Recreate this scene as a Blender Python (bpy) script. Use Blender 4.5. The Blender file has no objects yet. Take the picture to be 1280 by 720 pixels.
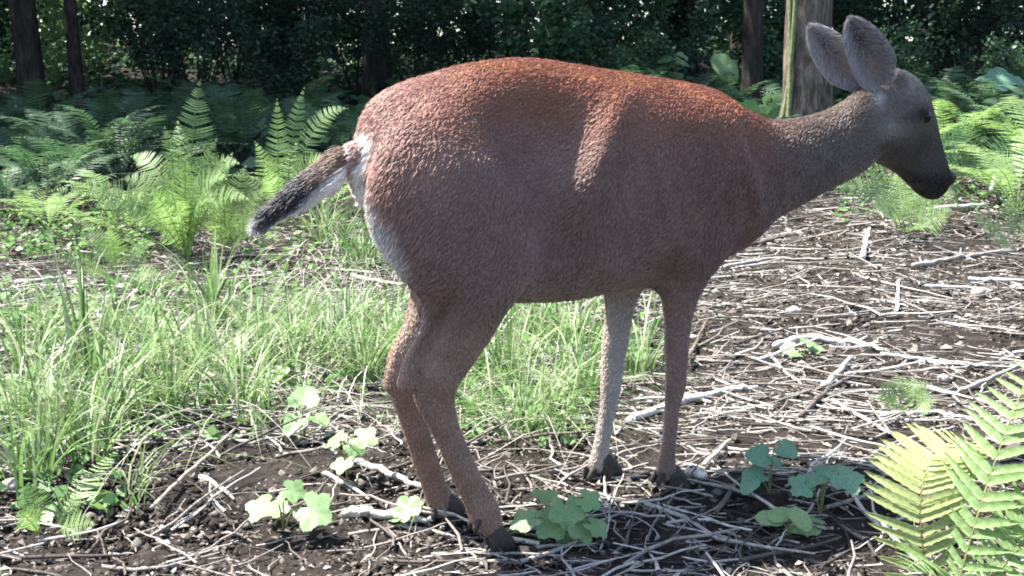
import bpy, math, random
import numpy as np
from mathutils import Vector, Matrix

random.seed(7)
rng = np.random.default_rng(11)
R = math.radians
S = bpy.context.scene
COL = S.collection

# ------------------------------------------------------------------ camera
CAM_H, F_PX, PITCH = 0.88, 1545.0, math.atan(260 / 1545.0)
cd = bpy.data.cameras.new('camera')
cam = bpy.data.objects.new('camera', cd)
COL.objects.link(cam)
cam.location = (0, 0, CAM_H)
cam.rotation_euler = (math.pi / 2 - PITCH, 0, 0)
cd.sensor_width = 36
cd.lens = 36 * F_PX / 1280
cd.clip_start, cd.clip_end = 0.05, 800
S.camera = cam

# ------------------------------------------------------------------ sky, sun, exposure
SUN_EL, SUN_AZ = R(62), R(-76)          # azimuth measured from +Y (away from the camera) towards +X
w = bpy.data.worlds.new('World')
S.world = w
w.use_nodes = True
nt = w.node_tree
bg = nt.nodes['Background']
sky = nt.nodes.new('ShaderNodeTexSky')
sky.sky_type = 'NISHITA'
sky.sun_disc = False
sky.sun_elevation = SUN_EL
sky.sun_rotation = SUN_AZ
sky.dust_density = 1.5
nt.links.new(sky.outputs[0], bg.inputs[0])
bg.inputs[1].default_value = 0.10
sd = bpy.data.lights.new('sun', 'SUN')
sd.energy = 5.0
sd.angle = R(0.55)
sd.color = (1.0, 0.95, 0.86)
sun = bpy.data.objects.new('sun', sd)
COL.objects.link(sun)
sv = Vector((math.sin(SUN_AZ) * math.cos(SUN_EL), math.cos(SUN_AZ) * math.cos(SUN_EL), math.sin(SUN_EL)))
sun.rotation_euler = sv.to_track_quat('Z', 'Y').to_euler()
sun.location = sv * 40
S.view_settings.view_transform = 'Standard'
S.view_settings.look = 'None'
S.view_settings.exposure = 2.2
S.view_settings.gamma = 1
S.view_settings.use_curve_mapping = False
S.render.engine = 'CYCLES'
c = S.cycles
c.max_bounces, c.diffuse_bounces, c.glossy_bounces, c.transmission_bounces = 7, 4, 2, 4
c.use_denoising = True
c.filter_width = 1.9
c.caustics_reflective = c.caustics_refractive = False
try:
    S.cycles_curves.shape = 'RIBBONS'
    S.cycles_curves.subdivisions = 2
except Exception:
    pass

# ------------------------------------------------------------------ pixel helpers (pixels of the 1280x720 photograph)
FWD = np.array([0, math.cos(PITCH), -math.sin(PITCH)])
UPV = np.array([0, math.sin(PITCH), math.cos(PITCH)])
CAMP = np.array([0, 0, CAM_H])


def ray(px, py):
    return FWD + np.array([1.0, 0, 0]) * (px - 640) / F_PX + UPV * (360 - py) / F_PX


def at(px, py, Y):
    d = ray(px, py)
    return CAMP + d * (Y / d[1])


def _sm(a, b, v):
    t = np.clip((v - a) / (b - a), 0, 1)
    return t * t * (3 - 2 * t)


def height(x, y):
    x = np.asarray(x, float); y = np.asarray(y, float)
    rise = 0.055 * np.clip(y - 6, 0, 6) + 0.075 * np.clip(y - 12, 0, 18) + 0.02 * np.clip(y - 30, 0, 60)
    calm = _sm(0.35, 1.1, np.hypot((x - 0.15) / 1.2, (y - 2.55)))
    b = 0.018 * np.sin(1.9 * x + 0.7) * np.sin(1.6 * y + 0.4) + 0.012 * np.sin(4.3 * x - 2.1 * y) + 0.008 * np.sin(7.1 * y + 3.3 * x + 1)
    step = 0.015 * _sm(4.2, 3.0, y) - 0.055 * _sm(2.62, 2.3, y)      # the ground dips towards the camera
    far = 0.10 * np.sin(0.55 * x + 0.9) * _sm(5, 14, y)
    return rise + b * calm + far + step


def ground_many(px, py):
    """points of the ground seen at pixels: march each view ray until it meets the terrain"""
    px = np.atleast_1d(np.asarray(px, float)); py = np.atleast_1d(np.asarray(py, float))
    d = FWD[None] + np.array([[1.0, 0, 0]]) * ((px - 640) / F_PX)[:, None] + UPV[None] * ((360 - py) / F_PX)[:, None]
    d[:, 2] = np.minimum(d[:, 2], -0.012)
    n = len(px)
    lo = np.full(n, 1.0); hi = np.full(n, 60.0); done = np.zeros(n, bool)
    for t in np.geomspace(1.2, 60, 140):
        p = CAMP + d * t
        hit = (p[:, 2] <= height(p[:, 0], p[:, 1])) & ~done
        hi[hit] = t; done |= hit
        lo[~done] = t
    for _ in range(24):
        m = (lo + hi) / 2
        p = CAMP + d * m[:, None]
        ab = p[:, 2] > height(p[:, 0], p[:, 1])
        lo = np.where(ab, m, lo); hi = np.where(ab, hi, m)
    p = CAMP + d * hi[:, None]
    p[:, 2] = height(p[:, 0], p[:, 1])
    return p


def ground(px, py):
    return ground_many(px, py)[0]


def vnoise(p, scale, seed=0):
    """smooth value noise of Nx3 points, about -1..1"""
    q = np.asarray(p) * scale + seed * 17.3
    i = np.floor(q).astype(np.int64)
    f = q - i
    f = f * f * (3 - 2 * f)
    out = 0
    for dx in (0, 1):
        for dy in (0, 1):
            for dz in (0, 1):
                h = (i[:, 0] + dx) * 374761393 + (i[:, 1] + dy) * 668265263 + (i[:, 2] + dz) * 2147483647 + seed * 9176
                h = (h ^ (h >> 13)) * 1274126177
                h = ((h ^ (h >> 16)) & 0xFFFF) / 32767.5 - 1
                wgt = (f[:, 0] if dx else 1 - f[:, 0]) * (f[:, 1] if dy else 1 - f[:, 1]) * (f[:, 2] if dz else 1 - f[:, 2])
                out = out + h * wgt
    return out


# ------------------------------------------------------------------ materials
def mat(name, build):
    m = bpy.data.materials.new(name)
    m.use_nodes = True
    nt = m.node_tree
    nt.nodes.clear()
    out = nt.nodes.new('ShaderNodeOutputMaterial')
    build(nt, out)
    return m


def N(nt, t, **kw):
    n = nt.nodes.new(t)
    for k, v in kw.items():
        setattr(n, k, v)
    return n


def ramp(nt, fac, stops):
    r = N(nt, 'ShaderNodeValToRGB')
    e = r.color_ramp.elements
    while len(e) < len(stops):
        e.new(0.5)
    for el, (p, col) in zip(e, stops):
        el.position = p
        el.color = (*col, 1)
    nt.links.new(fac, r.inputs[0])
    return r.outputs[0]


def noise(nt, scale, detail=4, coord='Object', rough=0.6):
    tc = N(nt, 'ShaderNodeTexCoord')
    n = N(nt, 'ShaderNodeTexNoise')
    n.inputs['Scale'].default_value = scale
    n.inputs['Detail'].default_value = detail
    n.inputs['Roughness'].default_value = rough
    nt.links.new(tc.outputs[coord], n.inputs['Vector'])
    return n.outputs['Fac']


def bump(nt, fac, strength, dist=0.01):
    b = N(nt, 'ShaderNodeBump')
    b.inputs['Strength'].default_value = strength
    b.inputs['Distance'].default_value = dist
    nt.links.new(fac, b.inputs['Height'])
    return b.outputs[0]


def noise_mat(name, stops, scale, rough=0.85, bscale=None, bstr=0.5, bdist=0.01, spec=0.2, detail=5):
    def b(nt, out):
        p = N(nt, 'ShaderNodeBsdfPrincipled')
        p.inputs['Roughness'].default_value = rough
        p.inputs['Specular IOR Level'].default_value = spec
        nt.links.new(ramp(nt, noise(nt, scale, detail), stops), p.inputs['Base Color'])
        if bscale:
            nt.links.new(bump(nt, noise(nt, bscale, 6), bstr, bdist), p.inputs['Normal'])
        nt.links.new(p.outputs[0], out.inputs[0])
    return mat(name, b)


def attr_mat(name, rough=0.85, spec=0.15, nscale=60, amount=0.35, translucent=0.0, bscale=0, bstr=0.3):
    """colour from the mesh attribute 'col', broken up with noise"""
    def b(nt, out):
        p = N(nt, 'ShaderNodeBsdfPrincipled')
        p.inputs['Roughness'].default_value = rough
        p.inputs['Specular IOR Level'].default_value = spec
        a = N(nt, 'ShaderNodeAttribute', attribute_name='col')
        mx = N(nt, 'ShaderNodeMix', data_type='RGBA', blend_type='MULTIPLY')
        mx.inputs[0].default_value = 1
        lo = 1 - amount
        nt.links.new(ramp(nt, noise(nt, nscale, 3), [(0.3, (lo, lo, lo)), (0.7, (1.15, 1.15, 1.15))]), mx.inputs['B'])
        nt.links.new(a.outputs['Color'], mx.inputs['A'])
        nt.links.new(mx.outputs['Result'], p.inputs['Base Color'])
        if bscale:
            nt.links.new(bump(nt, noise(nt, bscale, 4), bstr, 0.004), p.inputs['Normal'])
        if translucent:
            t = N(nt, 'ShaderNodeBsdfTranslucent')
            nt.links.new(mx.outputs['Result'], t.inputs[0])
            ms = N(nt, 'ShaderNodeMixShader')
            ms.inputs[0].default_value = translucent
            nt.links.new(p.outputs[0], ms.inputs[1])
            nt.links.new(t.outputs[0], ms.inputs[2])
            nt.links.new(ms.outputs[0], out.inputs[0])
        else:
            nt.links.new(p.outputs[0], out.inputs[0])
    return mat(name, b)


def leaf_mat(name, c0, c1, c2, scale=9, translucent=0.4, rough=0.5, spec=0.3, rand=True):
    """leaf: noise between three greens, brighter yellow-green light coming through"""
    def b(nt, out):
        p = N(nt, 'ShaderNodeBsdfPrincipled')
        p.inputs['Roughness'].default_value = rough
        p.inputs['Specular IOR Level'].default_value = spec
        colr = ramp(nt, noise(nt, scale, 3), [(0.3, c0), (0.5, c1), (0.72, c2)])
        nt.links.new(colr, p.inputs['Base Color'])
        t = N(nt, 'ShaderNodeBsdfTranslucent')
        g = N(nt, 'ShaderNodeMix', data_type='RGBA', blend_type='MULTIPLY')
        g.inputs[0].default_value = 1
        g.inputs['B'].default_value = (1.22, 1.32, 0.98, 1)
        nt.links.new(colr, g.inputs['A'])
        nt.links.new(g.outputs['Result'], t.inputs[0])
        ms = N(nt, 'ShaderNodeMixShader')
        ms.inputs[0].default_value = translucent
        nt.links.new(p.outputs[0], ms.inputs[1])
        nt.links.new(t.outputs[0], ms.inputs[2])
        nt.links.new(ms.outputs[0], out.inputs[0])
    return mat(name, b)


M = {}
M['soil'] = noise_mat('forest_soil', [(0.3, (0.010, 0.0085, 0.008)), (0.5, (0.022, 0.018, 0.016)), (0.75, (0.055, 0.046, 0.041))], 14, 0.95, 45, 0.9, 0.02, 0.1, 8)
M['wood'] = attr_mat('dead_wood', 0.8, 0.2, 90, 0.45, 0, 160, 0.6)
M['litter'] = attr_mat('dry_leaf_litter', 0.85, 0.15, 60, 0.3, 0.12)
M['clod'] = attr_mat('soil_clods', 0.95, 0.1, 80, 0.5)
M['grass'] = attr_mat('grass_blade', 0.45, 0.35, 40, 0.2, 0.35)
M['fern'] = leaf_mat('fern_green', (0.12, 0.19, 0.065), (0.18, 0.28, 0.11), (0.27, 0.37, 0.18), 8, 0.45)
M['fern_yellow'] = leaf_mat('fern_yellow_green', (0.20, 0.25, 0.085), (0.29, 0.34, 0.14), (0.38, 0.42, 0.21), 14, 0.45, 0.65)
M['fern_dark'] = leaf_mat('fern_shade_green', (0.035, 0.075, 0.045), (0.06, 0.115, 0.065), (0.10, 0.17, 0.09), 5, 0.35)  # darker copy of the fern green, tree shade put into the colour
M['broad'] = leaf_mat('broad_leaf', (0.13, 0.22, 0.085), (0.19, 0.30, 0.14), (0.26, 0.38, 0.20), 22, 0.35, 0.42)
M['broad_blue'] = leaf_mat('broad_leaf_blue_green', (0.09, 0.18, 0.11), (0.13, 0.25, 0.16), (0.20, 0.33, 0.22), 18, 0.3, 0.4)
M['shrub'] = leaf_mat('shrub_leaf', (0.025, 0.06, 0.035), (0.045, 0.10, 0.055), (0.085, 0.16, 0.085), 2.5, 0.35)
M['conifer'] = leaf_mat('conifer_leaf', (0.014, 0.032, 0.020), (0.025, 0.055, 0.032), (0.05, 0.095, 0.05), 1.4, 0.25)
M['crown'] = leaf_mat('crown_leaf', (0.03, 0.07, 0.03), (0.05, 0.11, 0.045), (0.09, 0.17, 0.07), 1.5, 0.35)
M['cover'] = leaf_mat('ground_cover_leaf', (0.07, 0.14, 0.05), (0.12, 0.22, 0.08), (0.20, 0.32, 0.14), 5, 0.35)
M['stalk'] = noise_mat('green_stalk', [(0.3, (0.10, 0.12, 0.045)), (0.7, (0.20, 0.20, 0.09))], 40, 0.6)
M['rachis'] = noise_mat('brown_frond_stalk', [(0.3, (0.09, 0.07, 0.03)), (0.7, (0.16, 0.12, 0.05))], 40, 0.6)


def bark_build(cols):
    def b(nt, out):
        p = N(nt, 'ShaderNodeBsdfPrincipled')
        p.inputs['Roughness'].default_value = 0.95
        p.inputs['Specular IOR Level'].default_value = 0.1
        tc = N(nt, 'ShaderNodeTexCoord')
        mp = N(nt, 'ShaderNodeMapping')
        mp.inputs['Scale'].default_value = (22, 22, 5)
        nt.links.new(tc.outputs['Object'], mp.inputs[0])
        n = N(nt, 'ShaderNodeTexNoise')
        n.inputs['Scale'].default_value = 1
        n.inputs['Detail'].default_value = 7
        n.inputs['Roughness'].default_value = 0.7
        nt.links.new(mp.outputs[0], n.inputs['Vector'])
        nt.links.new(ramp(nt, n.outputs['Fac'], cols), p.inputs['Base Color'])
        nt.links.new(bump(nt, n.outputs['Fac'], 1.0, 0.03), p.inputs['Normal'])
        nt.links.new(p.outputs[0], out.inputs[0])
    return b


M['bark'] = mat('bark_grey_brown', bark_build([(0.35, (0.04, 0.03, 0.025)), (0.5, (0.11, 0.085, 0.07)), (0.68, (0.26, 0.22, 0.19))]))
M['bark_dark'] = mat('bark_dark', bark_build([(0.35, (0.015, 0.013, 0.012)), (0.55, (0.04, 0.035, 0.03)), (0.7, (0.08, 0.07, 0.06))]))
M['moss'] = noise_mat('mossy_vine', [(0.3, (0.07, 0.09, 0.04)), (0.7, (0.20, 0.22, 0.11))], 30, 0.9, 80, 0.5)

# ------------------------------------------------------------------ object helpers


def tag(o, label, cat=None, group=None, kind=None):
    if label: o['label'] = label
    if cat: o['category'] = cat
    if group: o['group'] = group
    if kind: o['kind'] = kind
    return o


def mesh_obj(name, v, f, m, parent=None, smooth=False, col=None, link=True):
    me = bpy.data.meshes.new(name)
    v = np.asarray(v, dtype=np.float32)
    if isinstance(f, np.ndarray):
        n, k = f.shape
        me.vertices.add(len(v)); me.vertices.foreach_set('co', v.ravel())
        me.loops.add(n * k); me.loops.foreach_set('vertex_index', f.astype(np.int32).ravel())
        me.polygons.add(n)
        me.polygons.foreach_set('loop_start', np.arange(0, n * k, k, dtype=np.int32))
        me.update(calc_edges=True)
    else:
        me.from_pydata(v.tolist(), [], [tuple(q) for q in f])
        me.update()
    if smooth:
        me.shade_smooth()
    if col is not None:
        a = me.color_attributes.new('col', 'FLOAT_COLOR', 'POINT')
        cc = np.ones((len(v), 4), np.float32)
        cc[:, :3] = col
        a.data.foreach_set('color', cc.ravel())
    me.materials.append(m)
    o = bpy.data.objects.new(name, me)
    if link:
        COL.objects.link(o)
    if parent is not None:
        o.parent = parent
    return o


def empty(name, loc, rz=0.0):
    o = bpy.data.objects.new(name, None)
    o.empty_display_size = 0.05
    COL.objects.link(o)
    o.location = loc
    o.rotation_euler = (0, 0, rz)
    return o


KIDS = {}


def kids(o):
    return [q for q in KIDS.get(o.name, [])]


def copy_thing(root, loc, rz, sc=1.0):
    r = root.copy()
    COL.objects.link(r)
    r.location = loc; r.rotation_euler = (0, 0, rz); r.scale = (sc, sc, sc)
    for ch in root['_kids'] if False else list(root.children):
        q = ch.copy(); COL.objects.link(q); q.parent = r
        for g in list(ch.children):
            d = g.copy(); COL.objects.link(d); d.parent = q
    return r


class MB:
    """collects verts / faces"""
    def __init__(self):
        self.v = []; self.f = []; self.n = 0; self.c = []

    def add(self, v, f, col=None):
        v = np.asarray(v, float)
        self.v.append(v)
        self.f += [tuple(i + self.n for i in q) for q in f]
        self.n += len(v)
        if col is not None:
            self.c.append(np.tile(np.asarray(col, float), (len(v), 1)))

    def build(self, name, m, parent=None, smooth=False):
        return mesh_obj(name, np.vstack(self.v), self.f, m, parent, smooth, np.vstack(self.c) if self.c else None)


def norm(a):
    a = np.asarray(a, float)
    return a / (np.linalg.norm(a, axis=-1, keepdims=True) + 1e-12)


def tube(path, rad, sides=8, cap=True, hint=(0, 0, 1.0), jitter=0, rs=None):
    """round tube along a path -> verts, faces"""
    path = np.asarray(path, float)
    n = len(path)
    rad = np.broadcast_to(np.asarray(rad, float), (n,))
    tg = norm(np.gradient(path, axis=0))
    h = np.asarray(hint, float)
    V = []; Fc = []
    for i in range(n):
        s = np.cross(tg[i], h)
        if np.linalg.norm(s) < 1e-3:
            s = np.cross(tg[i], (1, 0.01, 0))
        s = norm(s); u = np.cross(s, tg[i])
        for k in range(sides):
            a = 2 * math.pi * k / sides
            r = rad[i] * (1 + (rs.uniform(-jitter, jitter) if rs is not None else 0))
            V.append(path[i] + r * (math.cos(a) * s + math.sin(a) * u))
    for i in range(n - 1):
        for k in range(sides):
            k2 = (k + 1) % sides
            Fc.append((i * sides + k, i * sides + k2, (i + 1) * sides + k2, (i + 1) * sides + k))
    if cap:
        Fc.append(tuple(range(sides))[::-1]); Fc.append(tuple(range((n - 1) * sides, n * sides)))
    return np.array(V), Fc


def bez(a, b, c, n):
    t = np.linspace(0, 1, n)[:, None]
    return (1 - t) ** 2 * a + 2 * t * (1 - t) * b + t ** 2 * c


# ================================================================== GROUND
def axis(parts):
    out = []
    for a, b, st in parts:
        out.append(np.arange(a, b, st))
    return np.concatenate(out + [[parts[-1][1]]])


gx = axis([(-200, -40, 16), (-40, -8, 1.2), (-8, -2.2, 0.12), (-2.2, 2.6, 0.026), (2.6, 8, 0.12), (8, 40, 1.2), (40, 200, 16)])
gy = axis([(-60, -4, 6), (-4, 1.6, 0.3), (1.6, 5, 0.026), (5, 9, 0.06), (9, 20, 0.2), (20, 60, 1.5), (60, 320, 20)])
X, Y = np.meshgrid(gx, gy)
Zg = height(X, Y)
pp = np.stack([X.ravel(), Y.ravel(), 0 * X.ravel()], 1)
fine = _sm(10, 5, Y.ravel()) * _sm(-6, -2, X.ravel()) * _sm(8, 3, X.ravel())
Zr = Zg.ravel() + fine * (0.012 * vnoise(pp, 9, 1) + 0.010 * vnoise(pp, 22, 2))
gv = np.stack([X.ravel(), Y.ravel(), Zr], 1)
nx, ny = len(gx), len(gy)
ii = (np.arange(ny - 1)[:, None] * nx + np.arange(nx - 1)[None]).ravel()
gf = np.stack([ii, ii + 1, ii + 1 + nx, ii + nx], 1)
tag(mesh_obj('ground', gv, gf, M['soil'], smooth=True), 'dark forest soil under twigs and litter', kind='structure')

# ================================================================== DEER
TH = R(29)
EX = np.array([math.cos(TH), math.sin(TH), 0]); EY = np.array([-math.sin(TH), math.cos(TH), 0]); EZ = np.array([0, 0, 1.0])
A0 = at(448, 185, 2.28); A0[2] = 0


def mid(px, py, yo=0.0):
    """pixel -> deer-local point (x forward, y left, z up) on the plane y = yo"""
    d = ray(px, py)
    t = (yo - (CAMP - A0) @ EY) / (d @ EY)
    p = CAMP + d * t
    return np.array([(p - A0) @ EX, yo, p[2]])


def to_world(l):
    l = np.asarray(l, float)
    return A0 + l[..., :1] * EX + l[..., 1:2] * EY + l[..., 2:3] * EZ


def to_px(l):
    p = to_world(l) - CAMP
    z = p @ FWD
    return np.stack([640 + F_PX * p[..., 0] / z, 360 - F_PX * (p @ UPV) / z], -1)


def loft(secs, sides=28, sub=5, power=2.2):
    """secs: list of (centre, ru, rs [, side vector]) in deer-local; smooth ring tube with closed ends"""
    C_ = np.array([s[0] for s in secs]); ru = np.array([s[1] for s in secs]); rs = np.array([s[2] for s in secs])
    n = len(C_); tt = np.linspace(0, n - 1, (n - 1) * sub + 1)

    def cr(a):
        a = np.asarray(a, float)
        pad = np.concatenate([[2 * a[0] - a[1]], a, [2 * a[-1] - a[-2]]])
        out = []
        for t in tt:
            i = min(int(t), n - 2); f = t - i
            p0, p1, p2, p3 = pad[i], pad[i + 1], pad[i + 2], pad[i + 3]
            out.append(0.5 * (2 * p1 + (p2 - p0) * f + (2 * p0 - 5 * p1 + 4 * p2 - p3) * f * f + (3 * p1 - p0 - 3 * p2 + p3) * f ** 3))
        return np.array(out)
    P_ = cr(C_); ru = np.maximum(cr(ru), 0.003); rs = np.maximum(cr(rs), 0.003)
    tg = norm(np.gradient(P_, axis=0))
    V = []; Fc = []
    for i in range(len(P_)):
        s = np.array([0, 1.0, 0]); s = norm(s - tg[i] * (s @ tg[i])); u = np.cross(tg[i], s)
        for k in range(sides):
            a = 2 * math.pi * k / sides
            ca, sa = math.cos(a), math.sin(a)
            q = (abs(ca) ** power + abs(sa) ** power) ** (-1 / power)
            V.append(P_[i] + q * (ca * s * rs[i] + sa * u * ru[i]))
    m = len(P_)
    for i in range(m - 1):
        for k in range(sides):
            k2 = (k + 1) % sides
            Fc.append((i * sides + k, i * sides + k2, (i + 1) * sides + k2, (i + 1) * sides + k))
    # rounded ends
    for end, ring in ((0, 0), (m - 1, m - 1)):
        sgn = -1 if end == 0 else 1
        r = min(ru[ring], rs[ring])
        prev = list(range(ring * sides, ring * sides + sides))
        base = np.array([V[j] for j in prev])
        for q in (0.45, 0.8):
            sc = math.sqrt(1 - q * q)
            new = P_[ring] + (base - P_[ring]) * sc + sgn * tg[ring] * r * q * 0.8
            st = len(V); V += list(new)
            cur = list(range(st, st + sides))
            for k in range(sides):
                k2 = (k + 1) % sides
                qd = (prev[k], prev[k2], cur[k2], cur[k])
                Fc.append(qd if sgn > 0 else qd[::-1])
            prev = cur
        V.append(P_[ring] + sgn * tg[ring] * r * 0.85)
        for k in range(sides):
            k2 = (k + 1) % sides
            t3 = (prev[k], prev[k2], len(V) - 1)
            Fc.append(t3 if sgn > 0 else t3[::-1])
    return np.array(V), Fc


def sec(top, bot, wid, yo=0.0):
    a = mid(*top, yo); b = mid(*bot, yo)
    return ((a + b) / 2, np.linalg.norm(a - b) / 2, wid)


def lsec(px, py, hw_px, wid, yo):
    c_ = mid(px, py, yo)
    e = mid(px + hw_px, py, yo)
    return (c_, np.linalg.norm(e - c_), wid)


body = MB()
# --- torso: dorsal and ventral outline on the sagittal plane
dors = np.array([mid(*p) for p in [(446, 208), (459, 178), (475, 147), (492, 120), (514, 96), (550, 76), (600, 68), (650, 70), (700, 77), (760, 87), (820, 96), (868, 104), (898, 122), (922, 148), (948, 172), (970, 198)]])
vent = np.array([mid(*p) for p in [(446, 222), (456, 252), (480, 284), (520, 312), (565, 350), (610, 370), (655, 378), (705, 377), (760, 364), (820, 353), (880, 343), (915, 320), (940, 292), (960, 262), (972, 235)]])
xs = np.concatenate([np.linspace(dors[0, 0] + 0.002, 0.12, 7), np.linspace(0.17, dors[-1, 0] - 0.05, 15), [dors[-1, 0] - 0.02]])
L_ = dors[-1, 0]
wx = [0, 0.03, 0.08, 0.15, 0.25, 0.35, 0.48, 0.60, 0.70, 0.78, 0.86, L_]
ww = [0.045, 0.075, 0.104, 0.122, 0.122, 0.128, 0.150, 0.150, 0.128, 0.112, 0.095, 0.06]
tsec = []
for x in xs:
    zt = np.interp(x, dors[:, 0], dors[:, 2]); zb = np.interp(x, vent[:, 0], vent[:, 2])
    tsec.append((np.array([x, 0, (zt + zb) / 2]), max((zt - zb) / 2, 0.012), np.interp(x, wx, ww)))
body.add(*loft(tsec, 32, 3, 2.25))
# --- neck
body.add(*loft([
    sec((850, 140), (900, 320), 0.10), sec((895, 142), (950, 290), 0.094), sec((936, 158), (985, 264), 0.078),
    sec((972, 157), (1022, 243), 0.066, -0.012), sec((1008, 149), (1052, 226), 0.058, -0.028), sec((1045, 133), (1082, 208), 0.052, -0.042), sec((1082, 108), (1098, 190), 0.048, -0.052)], 26, 5, 2.1))
# --- head
HY = [-0.056, -0.048, -0.032, -0.008, 0.016, 0.036, 0.046]
body.add(*loft([
    sec((1100, 96), (1086, 168), 0.044, HY[0]), sec((1124, 87), (1090, 192), 0.052, HY[1]), sec((1146, 104), (1100, 204), 0.055, HY[2]),
    sec((1160, 138), (1118, 213), 0.046, HY[3]), sec((1171, 172), (1133, 226), 0.034, HY[4]), sec((1182, 202), (1147, 238), 0.030, HY[5]), sec((1187, 219), (1160, 242), 0.026, HY[6])], 26, 5, 2.3))
# cheek, brow ridge
for (px, py, yo, rr) in [(1110, 168, -0.080, 0.030), (1150, 130, -0.080, 0.019), (1150, 130, 0.018, 0.019), (1112, 168, -0.01, 0.03), (1174, 224, 0.018, 0.016), (1122, 100, -0.075, 0.022), (1120, 98, -0.02, 0.022)]:
    p_ = mid(px, py, yo)
    body.add(*loft([(p_ + np.array([-0.012, 0, 0.006]), rr * 0.9, rr * 0.8), (p_, rr, rr), (p_ + np.array([0.012, 0, -0.006]), rr * 0.9, rr * 0.8)], 16, 3))
# --- tail core
body.add(*loft([sec((462, 168), (470, 205), 0.035), sec((433, 184), (447, 210), 0.026), sec((404, 207), (416, 230), 0.023, 0.01), sec((371, 233), (382, 250), 0.018, 0.02), sec((345, 255), (352, 266), 0.012, 0.03), sec((324, 274), (330, 281), 0.008, 0.035)], 18, 4))
YH, YF = 0.088, 0.062
HOOF = {}
# --- hind legs: (px, py, half width px, lateral half width)
near_h = [(585, 140, 30, 0.015), (575, 165, 62, 0.035), (566, 200, 88, 0.055), (566, 250, 100, 0.066), (580, 310, 85, 0.062), (586, 352, 70, 0.052), (577, 396, 49, 0.04), (563, 438, 35, 0.032), (548, 470, 30, 0.027), (543, 492, 29, 0.024), (551, 520, 22, 0.02), (563, 550, 18.5, 0.018), (578, 585, 18.5, 0.018), (593, 615, 19, 0.018), (607, 643, 21.5, 0.0215)]
far_h = [(585, 140, 30, 0.015), (575, 165, 62, 0.035), (564, 200, 86, 0.055), (562, 250, 96, 0.066), (560, 310, 72, 0.06), (560, 358, 50, 0.05), (542, 400, 36, 0.038), (527, 440, 30, 0.03), (514, 470, 26, 0.026), (510, 492, 24, 0.023), (517, 525, 19.5, 0.019), (526, 555, 18, 0.018), (537, 590, 17.5, 0.018), (545, 612, 17.5, 0.018), (553, 632, 20, 0.0215)]
near_f = [(868, 200, 58, 0.034), (870, 260, 62, 0.044), (862, 310, 46, 0.046), (853, 350, 30, 0.038), (849, 385, 23, 0.030), (846, 430, 17.5, 0.023), (845, 465, 15.5, 0.022), (844, 485, 15.5, 0.021), (840, 510, 11.5, 0.016), (837, 545, 10.5, 0.0155), (834, 570, 12, 0.017), (833, 588, 15.5, 0.020)]
far_f = [(800, 260, 50, 0.04), (792, 310, 40, 0.042), (781, 345, 28, 0.036), (776, 375, 23, 0.03), (770, 420, 19, 0.024), (766, 455, 15.5, 0.022), (764, 478, 15, 0.021), (760, 510, 11.5, 0.016), (754, 545, 11.5, 0.0155), (750, 566, 12.5, 0.017), (748, 582, 15.5, 0.020)]


def slim(pts, y0, y1, k):
    return [(px, py, hw * (1 - k * float(_sm(y0, y1, py))), wd * (1 - 0.8 * k * float(_sm(y0, y1, py)))) for (px, py, hw, wd) in pts]


near_h, far_h = slim(near_h, 380, 520, 0.16), slim(far_h, 380, 520, 0.18)
near_f, far_f = slim(near_f, 340, 480, 0.27), slim(far_f, 340, 480, 0.22)


def pastern(ss):
    f = ss[-1][0]
    gw = to_world(f[None])[0]; gz = float(height(gw[0], gw[1]))
    rise_ = max(f[2] - gz, 0.07)
    dx = 0.42 * (rise_ - 0.045)
    e = np.array([f[0] + dx, f[1], gz + 0.046])
    ss.append(((f + e) / 2 + np.array([0.002, 0, 0]), ss[-1][1] * 0.80, 0.0195))
    ss.append((e, ss[-2][1] * 0.68, 0.0195))
    HOOF[len(HOOF)] = (e, gz, f)
    return ss


for pts, sg in ((near_h, -1), (far_h, 1)):
    ss = [lsec(px, py, hw, wd, sg * (YH if i < 6 else YH - 0.012)) for i, (px, py, hw, wd) in enumerate(pts)]
    body.add(*loft(pastern(ss), 24, 4, 2.15))
# Achilles tendon and point of hock
for pth, sg in (([(575, 330, 22), (548, 382, 13), (528, 425, 9.5), (511, 462, 9.5), (509, 480, 12)], -1), ([(540, 340, 20), (516, 390, 13), (501, 432, 10), (492, 464, 10), (492, 482, 12)], 1)):
    body.add(*loft([lsec(px, py, h_, h_ / 640, sg * (YH - 0.006)) for (px, py, h_) in pth], 16, 4))
# --- forelegs
for pts, sg in ((near_f, -1), (far_f, 1)):
    body.add(*loft(pastern([lsec(px, py, hw, wd, sg * YF) for (px, py, hw, wd) in pts]), 22, 4, 2.15))
tmp = body.build('tmp_body', M['soil'])
rm = tmp.modifiers.new('r', 'REMESH'); rm.mode = 'VOXEL'; rm.voxel_size = 0.0065
sm = tmp.modifiers.new('s', 'SMOOTH'); sm.iterations = 3; sm.factor = 0.5
dg = bpy.context.evaluated_depsgraph_get()
ev = tmp.evaluated_get(dg)
bm_ = bpy.data.meshes.new_from_object(ev)
bpy.data.objects.remove(tmp)
nv = len(bm_.vertices)
bv = np.empty(nv * 3, np.float32); bm_.vertices.foreach_get('co', bv); bv = bv.reshape(-1, 3).astype(float)
bn = np.empty(nv * 3, np.float32); bm_.vertices.foreach_get('normal', bn); bn = bn.reshape(-1, 3).astype(float)


# relax the joins: strong on the trunk and thighs, light on head and shanks
ed = np.empty(len(bm_.edges) * 2, np.int32); bm_.edges.foreach_get('vertices', ed); ed = ed.reshape(-1, 2)
deg = np.bincount(ed.ravel(), minlength=nv).astype(float)


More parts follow.
